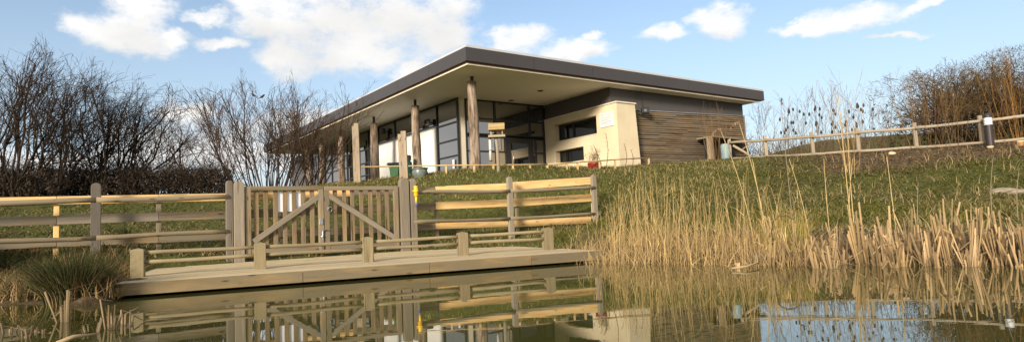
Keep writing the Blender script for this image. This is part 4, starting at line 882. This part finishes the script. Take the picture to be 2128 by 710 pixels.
# teasels
for u, v, d, n, lab in ((1640, 250, 31, 11, 'dark teasel seed heads, the leftmost group above the top fence'), (1718, 250, 30.5, 22, 'widest group of dark teasel seed heads above the middle of the top fence'), (1792, 245, 30, 15, 'dark teasel seed heads, the group nearest the thorn bushes'), (1660, 275, 31.5, 6, 'low teasel seed heads just above the top rail')):
    p = at(u, 310, d); z = gz(p.x, p.y); g = empty('teasel_plant', (p.x, p.y, z), lab, 'teasel', 'teasels by the top fence'); segs = []
    for i in range(n):
        hu, hv = u + rnd.gauss(0, 22 if n > 15 else 14), v + rnd.uniform(-28, 26); h = at(hu, hv, d + rnd.uniform(-.3, .3)); b0 = Vector((p.x + rnd.gauss(0, .25), p.y + rnd.gauss(0, .2), z)); md = b0.lerp(h, .55) + Vector((rnd.gauss(0, .06), 0, 0)); md.x = md.x*.5 + b0.x*.5
        st_ = twigs('stem', [(np.array(b0), np.array(md), .008, .007), (np.array(md), np.array(h), .007, .006)], (.10, .07, .045), M['twig'], g)
        MB().lathe([(.015, -.09), (.045, -.06), (.055, -.01), (.045, .05), (.012, .1)], 8, h).build('seed_head', M['teasel'], st_, smooth=True)

# ------------------------------------------------------------------ grass
def scatter(N, ulo, uhi, ylo, yhi, bias=1.0):
    y = ylo + (yhi - ylo)*rng.random(N)**bias; u = rng.uniform(ulo, uhi, N)
    q = ray(0, 400); r0 = ray(0, 380)[0]/ray(0, 380)[1]; r1 = ray(W, 380)[0]/ray(W, 380)[1]
    x = (r0 + (r1 - r0)*u/W)*y; return np.c_[x, y, ZZ(x, y)]
def inbuilding(P):
    a = (P[:, 0] - GC.x)*BA.x + (P[:, 1] - GC.y)*BA.y; b = (P[:, 0] - GC.x)*BB.x + (P[:, 1] - GC.y)*BB.y
    return ((b > -.9) & (a > -.2)) | ((b > 4.6) & (a > -4.4))
def indeck(P):
    a = (P[:, 0] - DKL.x)*DD.x + (P[:, 1] - DKL.y)*DD.y; b = (P[:, 0] - DKL.x)*DN.x + (P[:, 1] - DKL.y)*DN.y
    return ((a > -.15) & (a < DLEN + .1) & (b > -.1) & (b < DDEP + .05)) | ((b >= DDEP) & (b < np.interp(a, (-.1, 1.59, 5.51, 8.15), (DDEP, 4.86, 5.62, DDEP))))
def clump_noise(P, f, seed): return np.array([mnoise.noise(Vector((x*f, y*f, seed))) for x, y in P[:, :2]])
def cull(P): return P[(~inbuilding(P)) & (~indeck(P)) & (P[:, 2] > .02)]
G = cull(np.r_[scatter(90000, -120, 2250, 11, 34, .9), scatter(24000, 1150, 2250, 10, 24, 1.0)]); n1 = clump_noise(G, .55, 3); n2 = clump_noise(G, 1.9, 8); bz = bare(G[:, 0], G[:, 1], G[:, 2])
keep = rng.random(len(G)) > np.clip(bz*.93, 0, .95); G, n1, n2, bz = G[keep], n1[keep], n2[keep], bz[keep]; N = len(G)
n0_ = clump_noise(G, .17, 40); dry = np.clip(.22 + .75*n1 + .9*n0_ + .5*n2 + .5*bz + np.where(G[:, 2] < .9, .25, 0), .04, 1)[:, None]; isdry = rng.random((N, 1)) < dry
green = np.array([[.088, .086, .018]])*rng.uniform(.5, 1.5, (N, 1)); tan = np.array([[.19, .145, .062]])*rng.uniform(.5, 1.4, (N, 1))
hgt = rng.uniform(.025, .085, N)*(1 + .5*n2) + np.where(G[:, 2] < .8, .06, 0)
g_ = ribbons('bank_grass', G, hgt, rng.normal(0, .10, (N, 2)), rng.uniform(.016, .034, N), np.where(isdry, tan, green), M['tgreen'], 2)
tag(g_, 'short rough green and straw coloured grass covering the bank', 'grass', kind='stuff')
Wd_ = cull(scatter(2600, 1180, 2250, 10.5, 26)); Wd_ = Wd_[clump_noise(Wd_, .8, 21) > .0]; N = len(Wd_)
g_ = ribbons('dead_weed_stems', Wd_, rng.uniform(.12, .42, N), rng.normal(0, .12, (N, 2)), rng.uniform(.010, .018, N), np.array([[.33, .25, .12]])*rng.uniform(.5, 1.3, (N, 1)), M['tgreen'], 3)
tag(g_, 'scattered dead weed stems standing in the short grass of the right bank', 'weeds', kind='stuff')
# taller tussocky grass along the crest before the building
C_ = scatter(12000, 560, 1560, 20.5, 27.5); C_ = cull(C_); N = len(C_)
isdry = rng.random((N, 1)) < .5
g_ = ribbons('crest_grass', C_, rng.uniform(.06, .17, N), rng.normal(0, .1, (N, 2)), rng.uniform(.012, .022, N), np.where(isdry, np.array([[.30, .23, .10]]), np.array([[.11, .115, .03]]))*rng.uniform(.5, 1.4, (N, 1)), M['tgreen'], 2)
tag(g_, 'longer uncut grass along the crest in front of the building', 'grass', kind='stuff')
# dead litter on the bare strip and the left bank
L_ = np.r_[scatter(9000, 1600, 2250, 20, 28), scatter(5000, -150, 270, 9.0, 12.6)]; L_ = cull(L_); N = len(L_)
g_ = ribbons('leaf_litter', L_ + np.array([0, 0, .01]), rng.uniform(.0, .06, N), rng.normal(0, .12, (N, 2)), rng.uniform(.02, .06, N), np.array([[.17, .11, .055]])*rng.uniform(.3, 1.6, (N, 1)), M['tint'], 1)
tag(g_, 'brown leaf and twig litter on the bare bank', 'litter', kind='stuff')
L_ = cull(scatter(9000, -150, 300, 8.4, 12.8)); N = len(L_); isdry = rng.random((N, 1)) < .72
g_ = ribbons('withered_grass', L_, rng.uniform(.12, .34, N), rng.normal(0, .16, (N, 2)), rng.uniform(.012, .02, N), np.where(isdry, np.array([[.19, .125, .055]]), np.array([[.05, .058, .018]]))*rng.uniform(.5, 1.5, (N, 1)), M['tgreen'], 3)
tag(g_, 'matted withered grass on the left bank behind the rush tussock', 'grass', kind='stuff')

# ------------------------------------------------------------------ reeds and bulrushes
def shore_y(u): return np.interp(u, [1100, 1250, 1290, 1400, 1500, 1620, 1760, 1900, 2010, 2128, 2300], [545, 545, 543, 544, 546, 547, 547, 548, 549, 551, 556])
def reedpts(N, ulo, uhi, dlo, dhi, dens=None):
    u = rng.uniform(ulo, uhi, N) if dens is None else np.interp(rng.random(N), np.linspace(0, 1, len(dens)), dens)
    P = np.array([flat(a, shore_y(a), 0) for a in u]); k = 1 + rng.uniform(dlo, dhi, N); P[:, :2] *= k[:, None]; P[:, 2] = np.maximum(ZZ(P[:, 0], P[:, 1]), -.25); return P, u
def reed(P, H, lean, w, col, name='reed_bed', mat=None):
    """stems as tapering three sided prisms in four pieces"""
    N = len(P); segs = 4; A0, A1, R0, R1 = [], [], [], []
    for k in range(segs):
        t0, t1 = k/segs, (k+1)/segs
        f = lambda t: P + np.c_[lean*(t**1.6), H*t][:, [0, 1, 2]]
        A0.append(f(t0)); A1.append(f(t1)); R0.append(w*(1 - .6*t0)); R1.append(w*(1 - .6*t1))
    return np.concatenate(A0), np.concatenate(A1), np.concatenate(R0), np.concatenate(R1), np.tile(col, (segs, 1))
N = 470; P, u = reedpts(N, 0, 0, -.05, .17, dens=[1195, 1240, 1262, 1285, 1310, 1335, 1360, 1385, 1410, 1440, 1475, 1510, 1545, 1585, 1625, 1690])
env = np.interp(u, [1195, 1250, 1300, 1350, 1450, 1560, 1620, 1690], [.6, .85, 1.45, 1.42, 1.25, 1.4, 1.05, .7]); H = env*(.25 + .9*rng.random(N)**1.25); lean = rng.normal(0, .12, (N, 2)) + np.array([[.02, 0]])
col = np.array([[.46, .32, .13]])*rng.uniform(.55, 1.25, (N, 1)); a = reed(P, H, lean, rng.uniform(.0035, .007, N), col)
V, Q = prism_arrays(a[0], a[1], a[2], a[3]); T = np.repeat(a[4], 6, 0)
# leaf blades on the stems
K = 560; i = rng.integers(0, N, K); t = rng.uniform(.3, .95, K); B0 = P[i] + np.c_[lean[i]*(t[:, None]**1.6), H[i]*t]
ribs = ribbons('reed_leaves', B0, rng.uniform(.02, .25, K), rng.normal(0, .13, (K, 2)), rng.uniform(.008, .014, K), col[i]*1.05, M['tint'], 2)
rb = link('reed_bed', npmesh('reed_bed', V, Q, T), M['tint']); tag(rb, 'dense bed of tall straw coloured reeds at the water edge right of the deck', 'reeds', kind='stuff')
tag(ribs, 'narrow dry leaves hanging on the tall straw coloured reeds', 'reeds', kind='stuff')
# broken tangle at the foot of the reeds
N = 4200; P, u = reedpts(N, 0, 0, -.06, .14, dens=[1150, 1200, 1240, 1270, 1300, 1330, 1360, 1390, 1420, 1450, 1480, 1510, 1540, 1570, 1600, 1650, 1700])
rb = ribbons('reed_litter', P, (.08 + .5*rng.random(N)**2)*np.interp(u, [1150, 1250, 1600, 1700], [.75, 1.1, 1, .6]), rng.normal(0, .16, (N, 2)), rng.uniform(.008, .016, N), np.array([[.40, .27, .12]])*rng.uniform(.45, 1.25, (N, 1)), M['tint'], 3)
tag(rb, 'broken dead reed stems matted round the foot of the reed bed', 'reeds', kind='stuff')
N = 900; P, u = reedpts(N, 1590, 1680, .02, .16); rb = ribbons('young_sedge', P, rng.uniform(.3, .75, N), rng.normal(0, .16, (N, 2)), rng.uniform(.006, .011, N), np.where(rng.random((N, 1)) < .6, np.array([[.34, .25, .06]]), np.array([[.14, .14, .03]]))*rng.uniform(.6, 1.3, (N, 1)), M['tint'], 3)
tag(rb, 'yellowish clump of sedge at the right end of the reed bed', 'sedge', kind='stuff')
# single tall reeds standing out against the bank
for (ub, vb, ut, vt, w, lab, plume) in ((1777, 470, 1742, 205, .010, 'tall pale reed leaning left, in front of the right bank below the willow whips', 0), (1782, 470, 1760, 250, .009, 'tall pale reed, right one of the pair below the willow whips', 0), (1770, 468, 1772, 330, .008, 'shorter straight pale reed between the leaning pair', 0),
        (1870, 475, 1843, 325, .009, 'tall single reed leaning left over the middle of the bulrushes', 0), (1915, 480, 1908, 378, .010, 'grey stick like single reed in the middle of the green bank', 0), (2072, 450, 2064, 325, .010, 'dark thin single stem below the bollard light', 0), (2126, 450, 2118, 350, .010, 'dark thin single stem at the right edge of the photo', 0),
        (1690, 480, 1640, 330, .008, 'tall single reed leaning left at the right end of the reed bed', 0), (1730, 470, 1712, 330, .008, 'single reed leaning slightly left over the first bulrush clumps', 0), (1600, 520, 1537, 258, .010, 'tall reed bent left with a drooping feathery plume before the lean-to store', 1), (1572, 520, 1498, 272, .009, 'tall reed with a ragged feathery plume before the timber wall', 1),
        (1655, 500, 1622, 210, .009, 'tallest reed with a dark tufted plume against the sky right of the roof end', 1), (1595, 490, 1563, 330, .008, 'tall plain reed right of the plumed reeds before the lean-to store', 0)):
    b0 = flat(ub, 546, 0); k = 1.06 if vb > 460 else 1.3; b0 = Vector((b0.x*k, b0.y*k, 0)); b0.z = gz(b0.x, b0.y); e = at(ut, vt, b0.y + .1)
    g = empty('tall_reed', b0, lab, 'reed', 'tall single reeds'); pts = [b0.lerp(e, t) + Vector((-(e.x - b0.x)*.35*math.sin(PI*t)*.5, 0, 0)) for t in np.linspace(0, 1, 9)]
    MB().tube(pts, [w*(1 - .55*i/8) for i in range(9)], 5).build('stem', plain('dry_stem_%s' % ('grey' if 'dark' in lab or 'grey' in lab else 'straw'), (.20, .15, .10) if 'dark' in lab or 'grey' in lab else (.46, .33, .13), .7), g, smooth=True)
    for _q in range(4 if not plume else 3):
        K = 1; B0 = np.array([pts[rnd.randint(3, 7)]]); ribbons('leaf', B0, rng.uniform(.05, .2, K), rng.normal(0, .12, (K, 2)), rng.uniform(.008, .014, K), np.array([[.42, .30, .13]])*rng.uniform(.8, 1.2, (K, 1)), M['tint'], 2, g)
    if plume:
        K = 70; tt = rng.uniform(0, 1, K); B0 = np.array([pts[-1] + Vector((-.16*t if ut < 1600 else .02, 0, .05 - .10*t*t)) for t in tt]); c = np.array([[.30, .20, .11]]) if ut < 1600 else np.array([[.10, .075, .06]])
        ribbons('plume', B0, rng.uniform(-.07, .03, K), rng.normal(0, .03, (K, 2)), rng.uniform(.006, .012, K), c*rng.uniform(.7, 1.3, (K, 1)), M['tint'], 2, g)
# broken bulrush clumps
def stalk_clump(c, n, hmin, hmax, spread, wid, seed, lean=.16, bent=.25, tone=(.52, .37, .19)):
    r_ = random.Random(seed); V, Q, T = [], [], []
    for i in range(n):
        a = r_.uniform(0, 2*PI); k = r_.random()**.6; b0 = Vector((c.x + spread*k*math.cos(a), c.y + spread*.7*k*math.sin(a), max(-.08, gz(c.x, c.y)) - .06)); h = r_.uniform(hmin, hmax)
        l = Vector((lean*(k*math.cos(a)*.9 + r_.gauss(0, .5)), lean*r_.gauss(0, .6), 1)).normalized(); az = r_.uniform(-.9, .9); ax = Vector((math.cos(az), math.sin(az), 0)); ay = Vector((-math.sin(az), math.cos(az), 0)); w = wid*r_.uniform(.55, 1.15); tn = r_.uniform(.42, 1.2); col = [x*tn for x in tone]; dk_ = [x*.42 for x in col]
        cut = r_.uniform(-1.2, 1.2); pts = [(b0, w, 0), (b0 + l*h*.30, w, 0), (b0 + l*h*.7, w*.92, 0), (b0 + l*h, w*.85, cut)]
        if r_.random() < bent:
            e = b0 + l*h; dv = Vector((r_.choice((-1, 1))*r_.uniform(.4, 1), r_.gauss(0, .4), r_.uniform(-.9, .25))).normalized(); pts[3] = (e, w*.8, 0); pts.append((e + dv*r_.uniform(.1, .35), w*.45, 0))
        n0 = len(V)
        for j, (p, ww, ct) in enumerate(pts):
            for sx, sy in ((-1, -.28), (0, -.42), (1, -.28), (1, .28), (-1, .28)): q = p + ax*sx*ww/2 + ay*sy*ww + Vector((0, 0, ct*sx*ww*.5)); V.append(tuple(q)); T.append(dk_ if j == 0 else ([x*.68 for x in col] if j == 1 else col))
        for j in range(len(pts)-1):
            for e in range(5): Q.append((n0 + 5*j + e, n0 + 5*j + (e+1) % 5, n0 + 5*j + 5 + (e+1) % 5, n0 + 5*j + 5 + e))
        m_ = n0 + 5*(len(pts)-1); Q.append((m_, m_+1, m_+2, m_+3)); Q.append((m_, m_+3, m_+4, m_))
    Q = [q if q[0] != q[3] else (q[0], q[1], q[2], q[2]) for q in Q]
    return V, Q, T
def clump(name, c, label, cat, group, **kw):
    V, Q, T = stalk_clump(c, **kw); Vw = np.array(V) - np.array(c); me = bpy.data.meshes.new(name)
    me.from_pydata([tuple(x) for x in Vw], [], [tuple(dict.fromkeys(q)) for q in Q]); a = me.attributes.new('tint', 'FLOAT_COLOR', 'POINT'); a.data.foreach_set('color', np.c_[np.array(T), np.ones(len(T))].astype(np.float32).ravel())
    o = link(name, me, M['tint'], None, Matrix.Translation(c)); return tag(o, label, cat, group)
GRP = 'clumps of broken bulrush stalks at the right water edge'
spec = [  # u, v of the foot, height in pixels, stalks, width in pixels
 (1535, 555, 30, 5, 16), (1600, 551, 78, 7, 22), (1625, 548, 95, 5, 20), (1668, 551, 82, 10, 26), (1690, 548, 70, 8, 22), (1702, 556, 58, 8, 20), (1722, 549, 78, 9, 24), (1732, 557, 72, 7, 18), (1752, 548, 66, 7, 22), (1790, 547, 100, 10, 26), (1806, 546, 84, 8, 24),
 (1828, 551, 74, 9, 24), (1846, 549, 92, 10, 24), (1862, 555, 80, 12, 22), (1876, 553, 92, 10, 22), (1896, 547, 64, 6, 20), (1912, 548, 96, 9, 24), (1932, 551, 88, 12, 26), (1946, 556, 72, 8, 20), (1960, 548, 112, 9, 24), (1974, 550, 104, 8, 22), (1992, 549, 70, 6, 20),
 (2022, 553, 110, 15, 28), (2040, 550, 98, 12, 26), (2060, 548, 84, 10, 26), (2080, 551, 92, 12, 26), (2100, 549, 78, 8, 22), (2118, 554, 100, 12, 26), (2140, 552, 104, 12, 28), (2165, 551, 90, 10, 26)]
marks = {0: 'lowest broken bulrush stub cluster standing alone at the right end of the reed bed', 2: 'bulrush clump with a tall leaning stalk at the end of the reed bed', 22: 'thickest and tallest bulrush clump left of the pale stone', 9: 'tall slanting bulrush clump just right of the pair of leaning reeds'}
TONES = [(.40, .265, .125), (.31, .21, .10), (.44, .30, .15), (.26, .17, .08), (.35, .235, .105)]
for k, (u, v, hp_, n, wp) in enumerate(spec):
    c = flat(u, v, 0); px_ = c.y/F
    clump('bulrush_clump', c, marks.get(k, 'clump of broken straw coloured bulrush stalks at the right water edge'), 'bulrushes', GRP, n=int(n*1.35), hmin=hp_*px_*.22, hmax=hp_*px_*1.06, spread=wp*px_*.40, wid=4.3*px_, seed=k + 3, lean=.24, bent=.32, tone=TONES[k % 5])
    if rnd.random() < .5:
        c2 = flat(u + rnd.uniform(-12, 12), v - rnd.uniform(6, 10), 0); clump('bulrush_clump', c2, 'thinner clump of broken bulrush stalks behind the front row at the right water edge', 'bulrushes', 'back row of bulrush clumps', n=n//2 + 2, hmin=hp_*px_*.5, hmax=hp_*px_*1.15, spread=wp*px_*.6, wid=4*px_, seed=k + 63, lean=.25, bent=.3, tone=(.36, .25, .12))
N = 1500; P, u = reedpts(N, 1530, 2200, -.03, .10); rb = ribbons('bulrush_litter', P, .04 + .4*rng.random(N)**2.2, rng.normal(0, .14, (N, 2)), rng.uniform(.007, .016, N), np.array([[.30, .20, .095]])*rng.uniform(.35, 1.2, (N, 1)), M['tint'], 3)
tag(rb, 'thin broken dead leaves littered between the bulrush clumps', 'bulrushes', kind='stuff')
N = 420; u = np.r_[rng.uniform(1180, 2250, 300), rng.uniform(-100, 330, 120)]; v = np.r_[550 + 70*rng.random(300)**2.4, rng.uniform(640, 708, 120)]; P = np.array([flat(a_, b_, .006) for a_, b_ in zip(u, v)])
rb = ribbons('floating_debris', P, rng.uniform(0, .006, N), rng.normal(0, .05, (N, 2)), rng.uniform(.008, .03, N), np.array([[.20, .14, .07]])*rng.uniform(.3, 1.3, (N, 1)), M['tint'], 1); tag(rb, 'bits of dead leaf and reed floating on the pond by the margins', 'floating debris', kind='stuff')
# left foreground stubs
for k, (u, v, hp_, n, wp, lab) in enumerate(((22, 690, 50, 4, 16, 'pair of bent bulrush leaves at the far left bottom corner'), (55, 700, 58, 9, 20, 'bulrush stub clump standing in the water at the lower left'), (72, 690, 50, 5, 14, 'upright bulrush stubs right of the lower left clump'), (90, 692, 40, 4, 10, 'small split bulrush stub in the dark water at the lower left'),
      (138, 668, 92, 7, 14, 'tallest broken bulrush stalks with bent tips before the rush tussock'), (190, 690, 58, 6, 14, 'folded broad bulrush stub below the rush tussock'), (230, 682, 92, 8, 16, 'leaning bulrush stalks by the left corner of the deck'), (268, 672, 60, 7, 26, 'curled drooping bulrush leaves in front of the deck corner'))):
    c = flat(u, v, 0); px_ = c.y/F
    clump('bulrush_stub', c, lab, 'bulrushes', 'bulrush stubs in the left foreground', n=n, hmin=hp_*px_*.45, hmax=hp_*px_*1.05, spread=wp*px_*.6, wid=5.2*px_, seed=200 + k, lean=.16, bent=.5 if k in (0, 4, 7) else .3, tone=(.24, .17, .09))
a, b = flat(118, 712, .01), flat(204, 692, .03); fs = MB().tube([a, a.lerp(b, .4) + Vector((0, 0, .02)), b], [.018, .02, .008], 6).build('fallen_stalk', plain('dead_stalk', (.34, .24, .12), .8), smooth=True); tag(fs, 'fallen bulrush stalk lying on the water at the lower left', 'stalk')
a = [flat(1520, 557, .03), flat(1550, 553, .05), flat(1575, 545, .06)]; fs = MB().tube(a + [a[-1] + Vector((.02, .1, .16))], [.014, .015, .012, .008], 6).build('fallen_stalk', plain('pale_dead_stalk', (.34, .25, .14), .8), smooth=True); tag(fs, 'fallen pale bulrush stalk at the water edge right of the reed bed', 'stalk')
b0 = flat(1598, 546, 0); pts = [at(1600, 540, b0.y), at(1602, 490, b0.y), at(1606, 460, b0.y), at(1620, 448, b0.y), at(1636, 448, b0.y), at(1648, 456, b0.y)]
fs = MB().tube(pts, [.016, .014, .013, .012, .010, .006], 6).build('bent_stalk', plain('dark_dead_stalk', (.10, .065, .035), .8), smooth=True); tag(fs, 'dark hooked dead stalk arching over at the right end of the reed bed', 'stalk')
# rush tussock on the left bank
c = flat(152, 614, .1); tz = empty('rush_tussock', c, 'big dark green rush tussock with brown dead blades beside the left end of the deck', 'rush')
for nm, N, colr, hr_, sp in (('green_blades', 2200, (.040, .048, .016), (.45, .95), .50), ('dead_blades', 700, (.20, .125, .06), (.3, .8), .6)):
    a = rng.uniform(0, 2*PI, N); k = rng.random(N)**.6; B0 = np.c_[c.x + .34*k*np.cos(a), c.y + .3*k*np.sin(a), np.full(N, c.z - .1)]; hh = rng.uniform(*hr_, N)*(1 - .18*k); ln = np.c_[np.cos(a), np.sin(a)]*(k*sp*hh)[:, None]*1.25 + rng.normal(0, .1, (N, 2))
    ribbons(nm, B0, hh, ln, rng.uniform(.007, .012, N), np.array([colr])*rng.uniform(.5, 1.6, (N, 1)), M['tgreen'], 4, tz)
for u, v, s, lab in ((8, 560, .5, 'small rush tuft at the left edge of the photo'), (262, 540, .42, 'small dark grass tuft behind the left end of the deck')):
    c = flat(u, v + 12, .25); N = 260; g = empty('rush_tuft', c, lab, 'rush'); a = rng.uniform(0, 2*PI, N); k = rng.random(N)
    ribbons('blades', np.c_[c.x + .15*k*np.cos(a), c.y + .15*k*np.sin(a), np.full(N, gz(c.x, c.y))], rng.uniform(.3, 1, N)*s, np.c_[np.cos(a), np.sin(a)]*(k*s*.5)[:, None], rng.uniform(.007, .012, N), np.array([[.05, .052, .018]])*rng.uniform(.5, 1.7, (N, 1)), M['tgreen'], 3, g)
# dry stems before the cream wall
for u, vt, lab in ((1258, 278, 'tallest curved dry mullein stem before the cream wall'), (1297, 300, 'dry stem with a hooked tip before the cream wall corner'), (1238, 305, 'pair of dry seed stems left of the tallest one before the cream wall'), (1310, 312, 'short dry stem before the end of the cream wall')):
    p = at(u, 352, 24.6); z = gz(p.x, p.y); g = empty('dry_stem', (p.x, p.y, z), lab, 'dry plant', 'dry stems before the cream wall'); segs = []; e = at(u + rnd.uniform(-4, 6), vt, 24.6)
    for j in range(2 if 'pair' in lab else 1):
        q = np.array([p.x + .12*j, p.y, z]); n = 9
        for i in range(n):
            t = (i+1)/n; q2 = np.array([p.x + .12*j + (e.x - p.x)*t + .10*math.sin(3*t + j), p.y, z + (e.z - z)*t*(1 - .08*j)]); segs.append((q, q2, .017*(1 - .4*t), .016*(1 - .4*t))); q = q2
            for _ in range(3): segs.append((q2, q2 + np.array([rnd.gauss(0, .03), rnd.gauss(0, .02), .02]), .008, .004))
    twigs('stem', segs, (.13, .085, .045), M['twig'], g)
for g, P0_, P1_ in PLANTS: twigs('dry_stems', [(np.array(a), np.array(b), .007, .005) for a, b in zip(P0_, P1_)], (.22, .16, .08), M['twig'], g)
# stones
for u, v, d, r, lab in ((2092, 448, 15.5, .24, 'large pale flat stone on the bank behind the right bulrushes'), (2122, 452, 15.0, .18, 'smaller pale stone at the right edge beside the flat one'), (898, 506, 16.2, .12, 'small pale stone behind the deck railing under the plank fence')):
    p = at(u, v, d); p.z = gz(p.x, p.y); bm = bmesh.new(); bmesh.ops.create_icosphere(bm, subdivisions=3, radius=1)
    for vv in bm.verts: k = 1 + .28*mnoise.noise(vv.co*1.3 + Vector((u, 0, 0))); vv.co = Vector((vv.co.x*r*1.5*k, vv.co.y*r*k, vv.co.z*r*.5*k))
    me = bpy.data.meshes.new('stone'); bm.to_mesh(me); bm.free(); tag(link('stone', me, M['stone'], None, Matrix.Translation(p), True), lab, 'stone')
# ------------------------------------------------------------------ light and sky
SUN_AZ = (-.42, -.91); SUN_EL = math.radians(18.5)
h_ = math.hypot(*SUN_AZ); sv = Vector((SUN_AZ[0]/h_*math.cos(SUN_EL), SUN_AZ[1]/h_*math.cos(SUN_EL), math.sin(SUN_EL)))
sl = bpy.data.lights.new('sun', 'SUN'); sl.energy = 3.9; sl.angle = math.radians(11); sl.color = (1, .90, .77)
so = bpy.data.objects.new('sun', sl); COL.objects.link(so); so.rotation_euler = (-sv).to_track_quat('-Z', 'Y').to_euler()
w = bpy.data.worlds.new('World'); S.world = w; w.use_nodes = True; nt = w.node_tree
bg = nt.nodes['Background']; sky = nt.nodes.new('ShaderNodeTexSky'); sky.sky_type = 'NISHITA'; sky.sun_disc = False
sky.sun_elevation = SUN_EL; sky.sun_rotation = math.atan2(sv.x, sv.y); sky.air_density = 1.0; sky.dust_density = .6; sky.ozone_density = 1.5
bg.inputs[1].default_value = .12
def mth(op, a, b=None, c=None, clamp=False):
    n = nt.nodes.new('ShaderNodeMath'); n.operation = op; n.use_clamp = clamp
    for i, x in enumerate((a, b, c)):
        if x is None: continue
        if isinstance(x, (int, float)): n.inputs[i].default_value = x
        else: nt.links.new(x, n.inputs[i])
    return n.outputs[0]
tc = nt.nodes.new('ShaderNodeTexCoord'); sep = nt.nodes.new('ShaderNodeSeparateXYZ'); nt.links.new(tc.outputs['Generated'], sep.inputs[0])
AZ = mth('ARCTAN2', sep.outputs[0], sep.outputs[1]); EL = mth('ARCSINE', sep.outputs[2])
def cnoise(scale, detail, rough, off=0, stretch=1.6):
    cb = nt.nodes.new('ShaderNodeCombineXYZ'); nt.links.new(AZ, cb.inputs[0]); nt.links.new(mth('MULTIPLY', EL, stretch), cb.inputs[1]); cb.inputs[2].default_value = off
    n = nt.nodes.new('ShaderNodeTexNoise'); n.inputs['Scale'].default_value = scale; n.inputs['Detail'].default_value = detail; n.inputs['Roughness'].default_value = rough
    nt.links.new(cb.outputs[0], n.inputs['Vector']); return n.outputs[0]
wx = mth('MULTIPLY_ADD', cnoise(7, 6, .6, 1), .12, -.06); wy = mth('MULTIPLY_ADD', cnoise(8, 6, .6, 5), .08, -.04)
# clouds: (u, v, half width, half height) as measured, turned into compass bearing and elevation
CL = [(285, 30, 62, 46), (245, 62, 62, 38), (300, 85, 72, 32), (345, 78, 48, 20), (420, 34, 52, 15), (470, 92, 60, 16), (545, 40, 75, 48),
      (650, 55, 130, 75), (770, 25, 190, 90), (870, 45, 130, 80), (610, 120, 85, 36), (730, 112, 110, 45), (840, 150, 60, 26), (930, 85, 70, 50),
      (1075, 92, 85, 36), (1190, 112, 72, 24), (1500, 42, 68, 30), (1375, 78, 68, 20), (1225, 78, 22, 13), (1795, 30, 110, 26), (1690, 50, 85, 13), (1905, 8, 90, 15), (1860, 75, 50, 6),
      (395, 238, 72, 20), (300, 315, 130, 42), (480, 310, 160, 60), (640, 255, 80, 40), (100, 330, 150, 30)]
def field(dy):
    az = mth('ADD', AZ, wx); el = mth('ADD', mth('ADD', EL, wy), dy); best = None
    for (u, v, a, b) in CL:
        q = ray(u, v); q = q/np.linalg.norm(q); a0 = math.atan2(q[0], q[1]); e0 = math.asin(q[2]); k = math.cos(math.atan((u - W/2)/F))
        x = mth('MULTIPLY', mth('SUBTRACT', az, a0), F/(a*1.12*k)); y = mth('MULTIPLY', mth('SUBTRACT', el, e0), F/(b*1.12))
        d = mth('SUBTRACT', 1.0, mth('ADD', mth('MULTIPLY', x, x), mth('MULTIPLY', y, y)))
        best = d if best is None else mth('SMOOTH_MAX', best, d, .35)
    # heavy cloud cover added out of view to brighten the fill light and reflections
    back = mth('MULTIPLY', mth('GREATER_THAN', mth('ABSOLUTE', AZ), .78), 1.0)
    g = mth('MULTIPLY_ADD', cnoise(2.6, 5, .55, 9 + dy*4), 5.0, -1.5)
    return mth('MAXIMUM', best, mth('SUBTRACT', g, mth('MULTIPLY', mth('SUBTRACT', 1.0, back), 20)))
det = mth('MULTIPLY_ADD', cnoise(15, 9, .66, 3), 2.6, -1.3)
d0 = mth('ADD', field(0), det); d1 = mth('ADD', field(.03), mth('MULTIPLY', mth('MULTIPLY_ADD', cnoise(7, 5, .55, 7), 2.2, -1.1), 1.0))
mr = nt.nodes.new('ShaderNodeMapRange'); mr.interpolation_type = 'SMOOTHSTEP'; mr.inputs['From Min'].default_value = -.1; mr.inputs['From Max'].default_value = 1.05; nt.links.new(d0, mr.inputs[0])
shade = mth('MULTIPLY', mth('MULTIPLY_ADD', d1, .9, -.1, True), .7)
cw = nt.nodes.new('ShaderNodeMix'); cw.data_type = 'RGBA'; nt.links.new(shade, cw.inputs[0]); cw.inputs[6].default_value = (5.5, 5.4, 5.25, 1); cw.inputs[7].default_value = (3.9, 3.85, 3.8, 1)
mx = nt.nodes.new('ShaderNodeMix'); mx.data_type = 'RGBA'; nt.links.new(mth('MULTIPLY', mr.outputs[0], .96), mx.inputs[0])
hz = nt.nodes.new('ShaderNodeMix'); hz.data_type = 'RGBA'; nt.links.new(mth('MULTIPLY_ADD', EL, -2.0, .86, True), hz.inputs[0]); nt.links.new(sky.outputs[0], hz.inputs[6]); hz.inputs[7].default_value = (3.0, 3.55, 4.15, 1)
nt.links.new(hz.outputs[2], mx.inputs[6]); nt.links.new(cw.outputs[2], mx.inputs[7]); nt.links.new(mx.outputs[2], bg.inputs[0])
S.view_settings.view_transform = 'Standard'; S.view_settings.look = 'None'; S.view_settings.gamma = 1; S.view_settings.exposure = 0.72
S.render.film_transparent = False
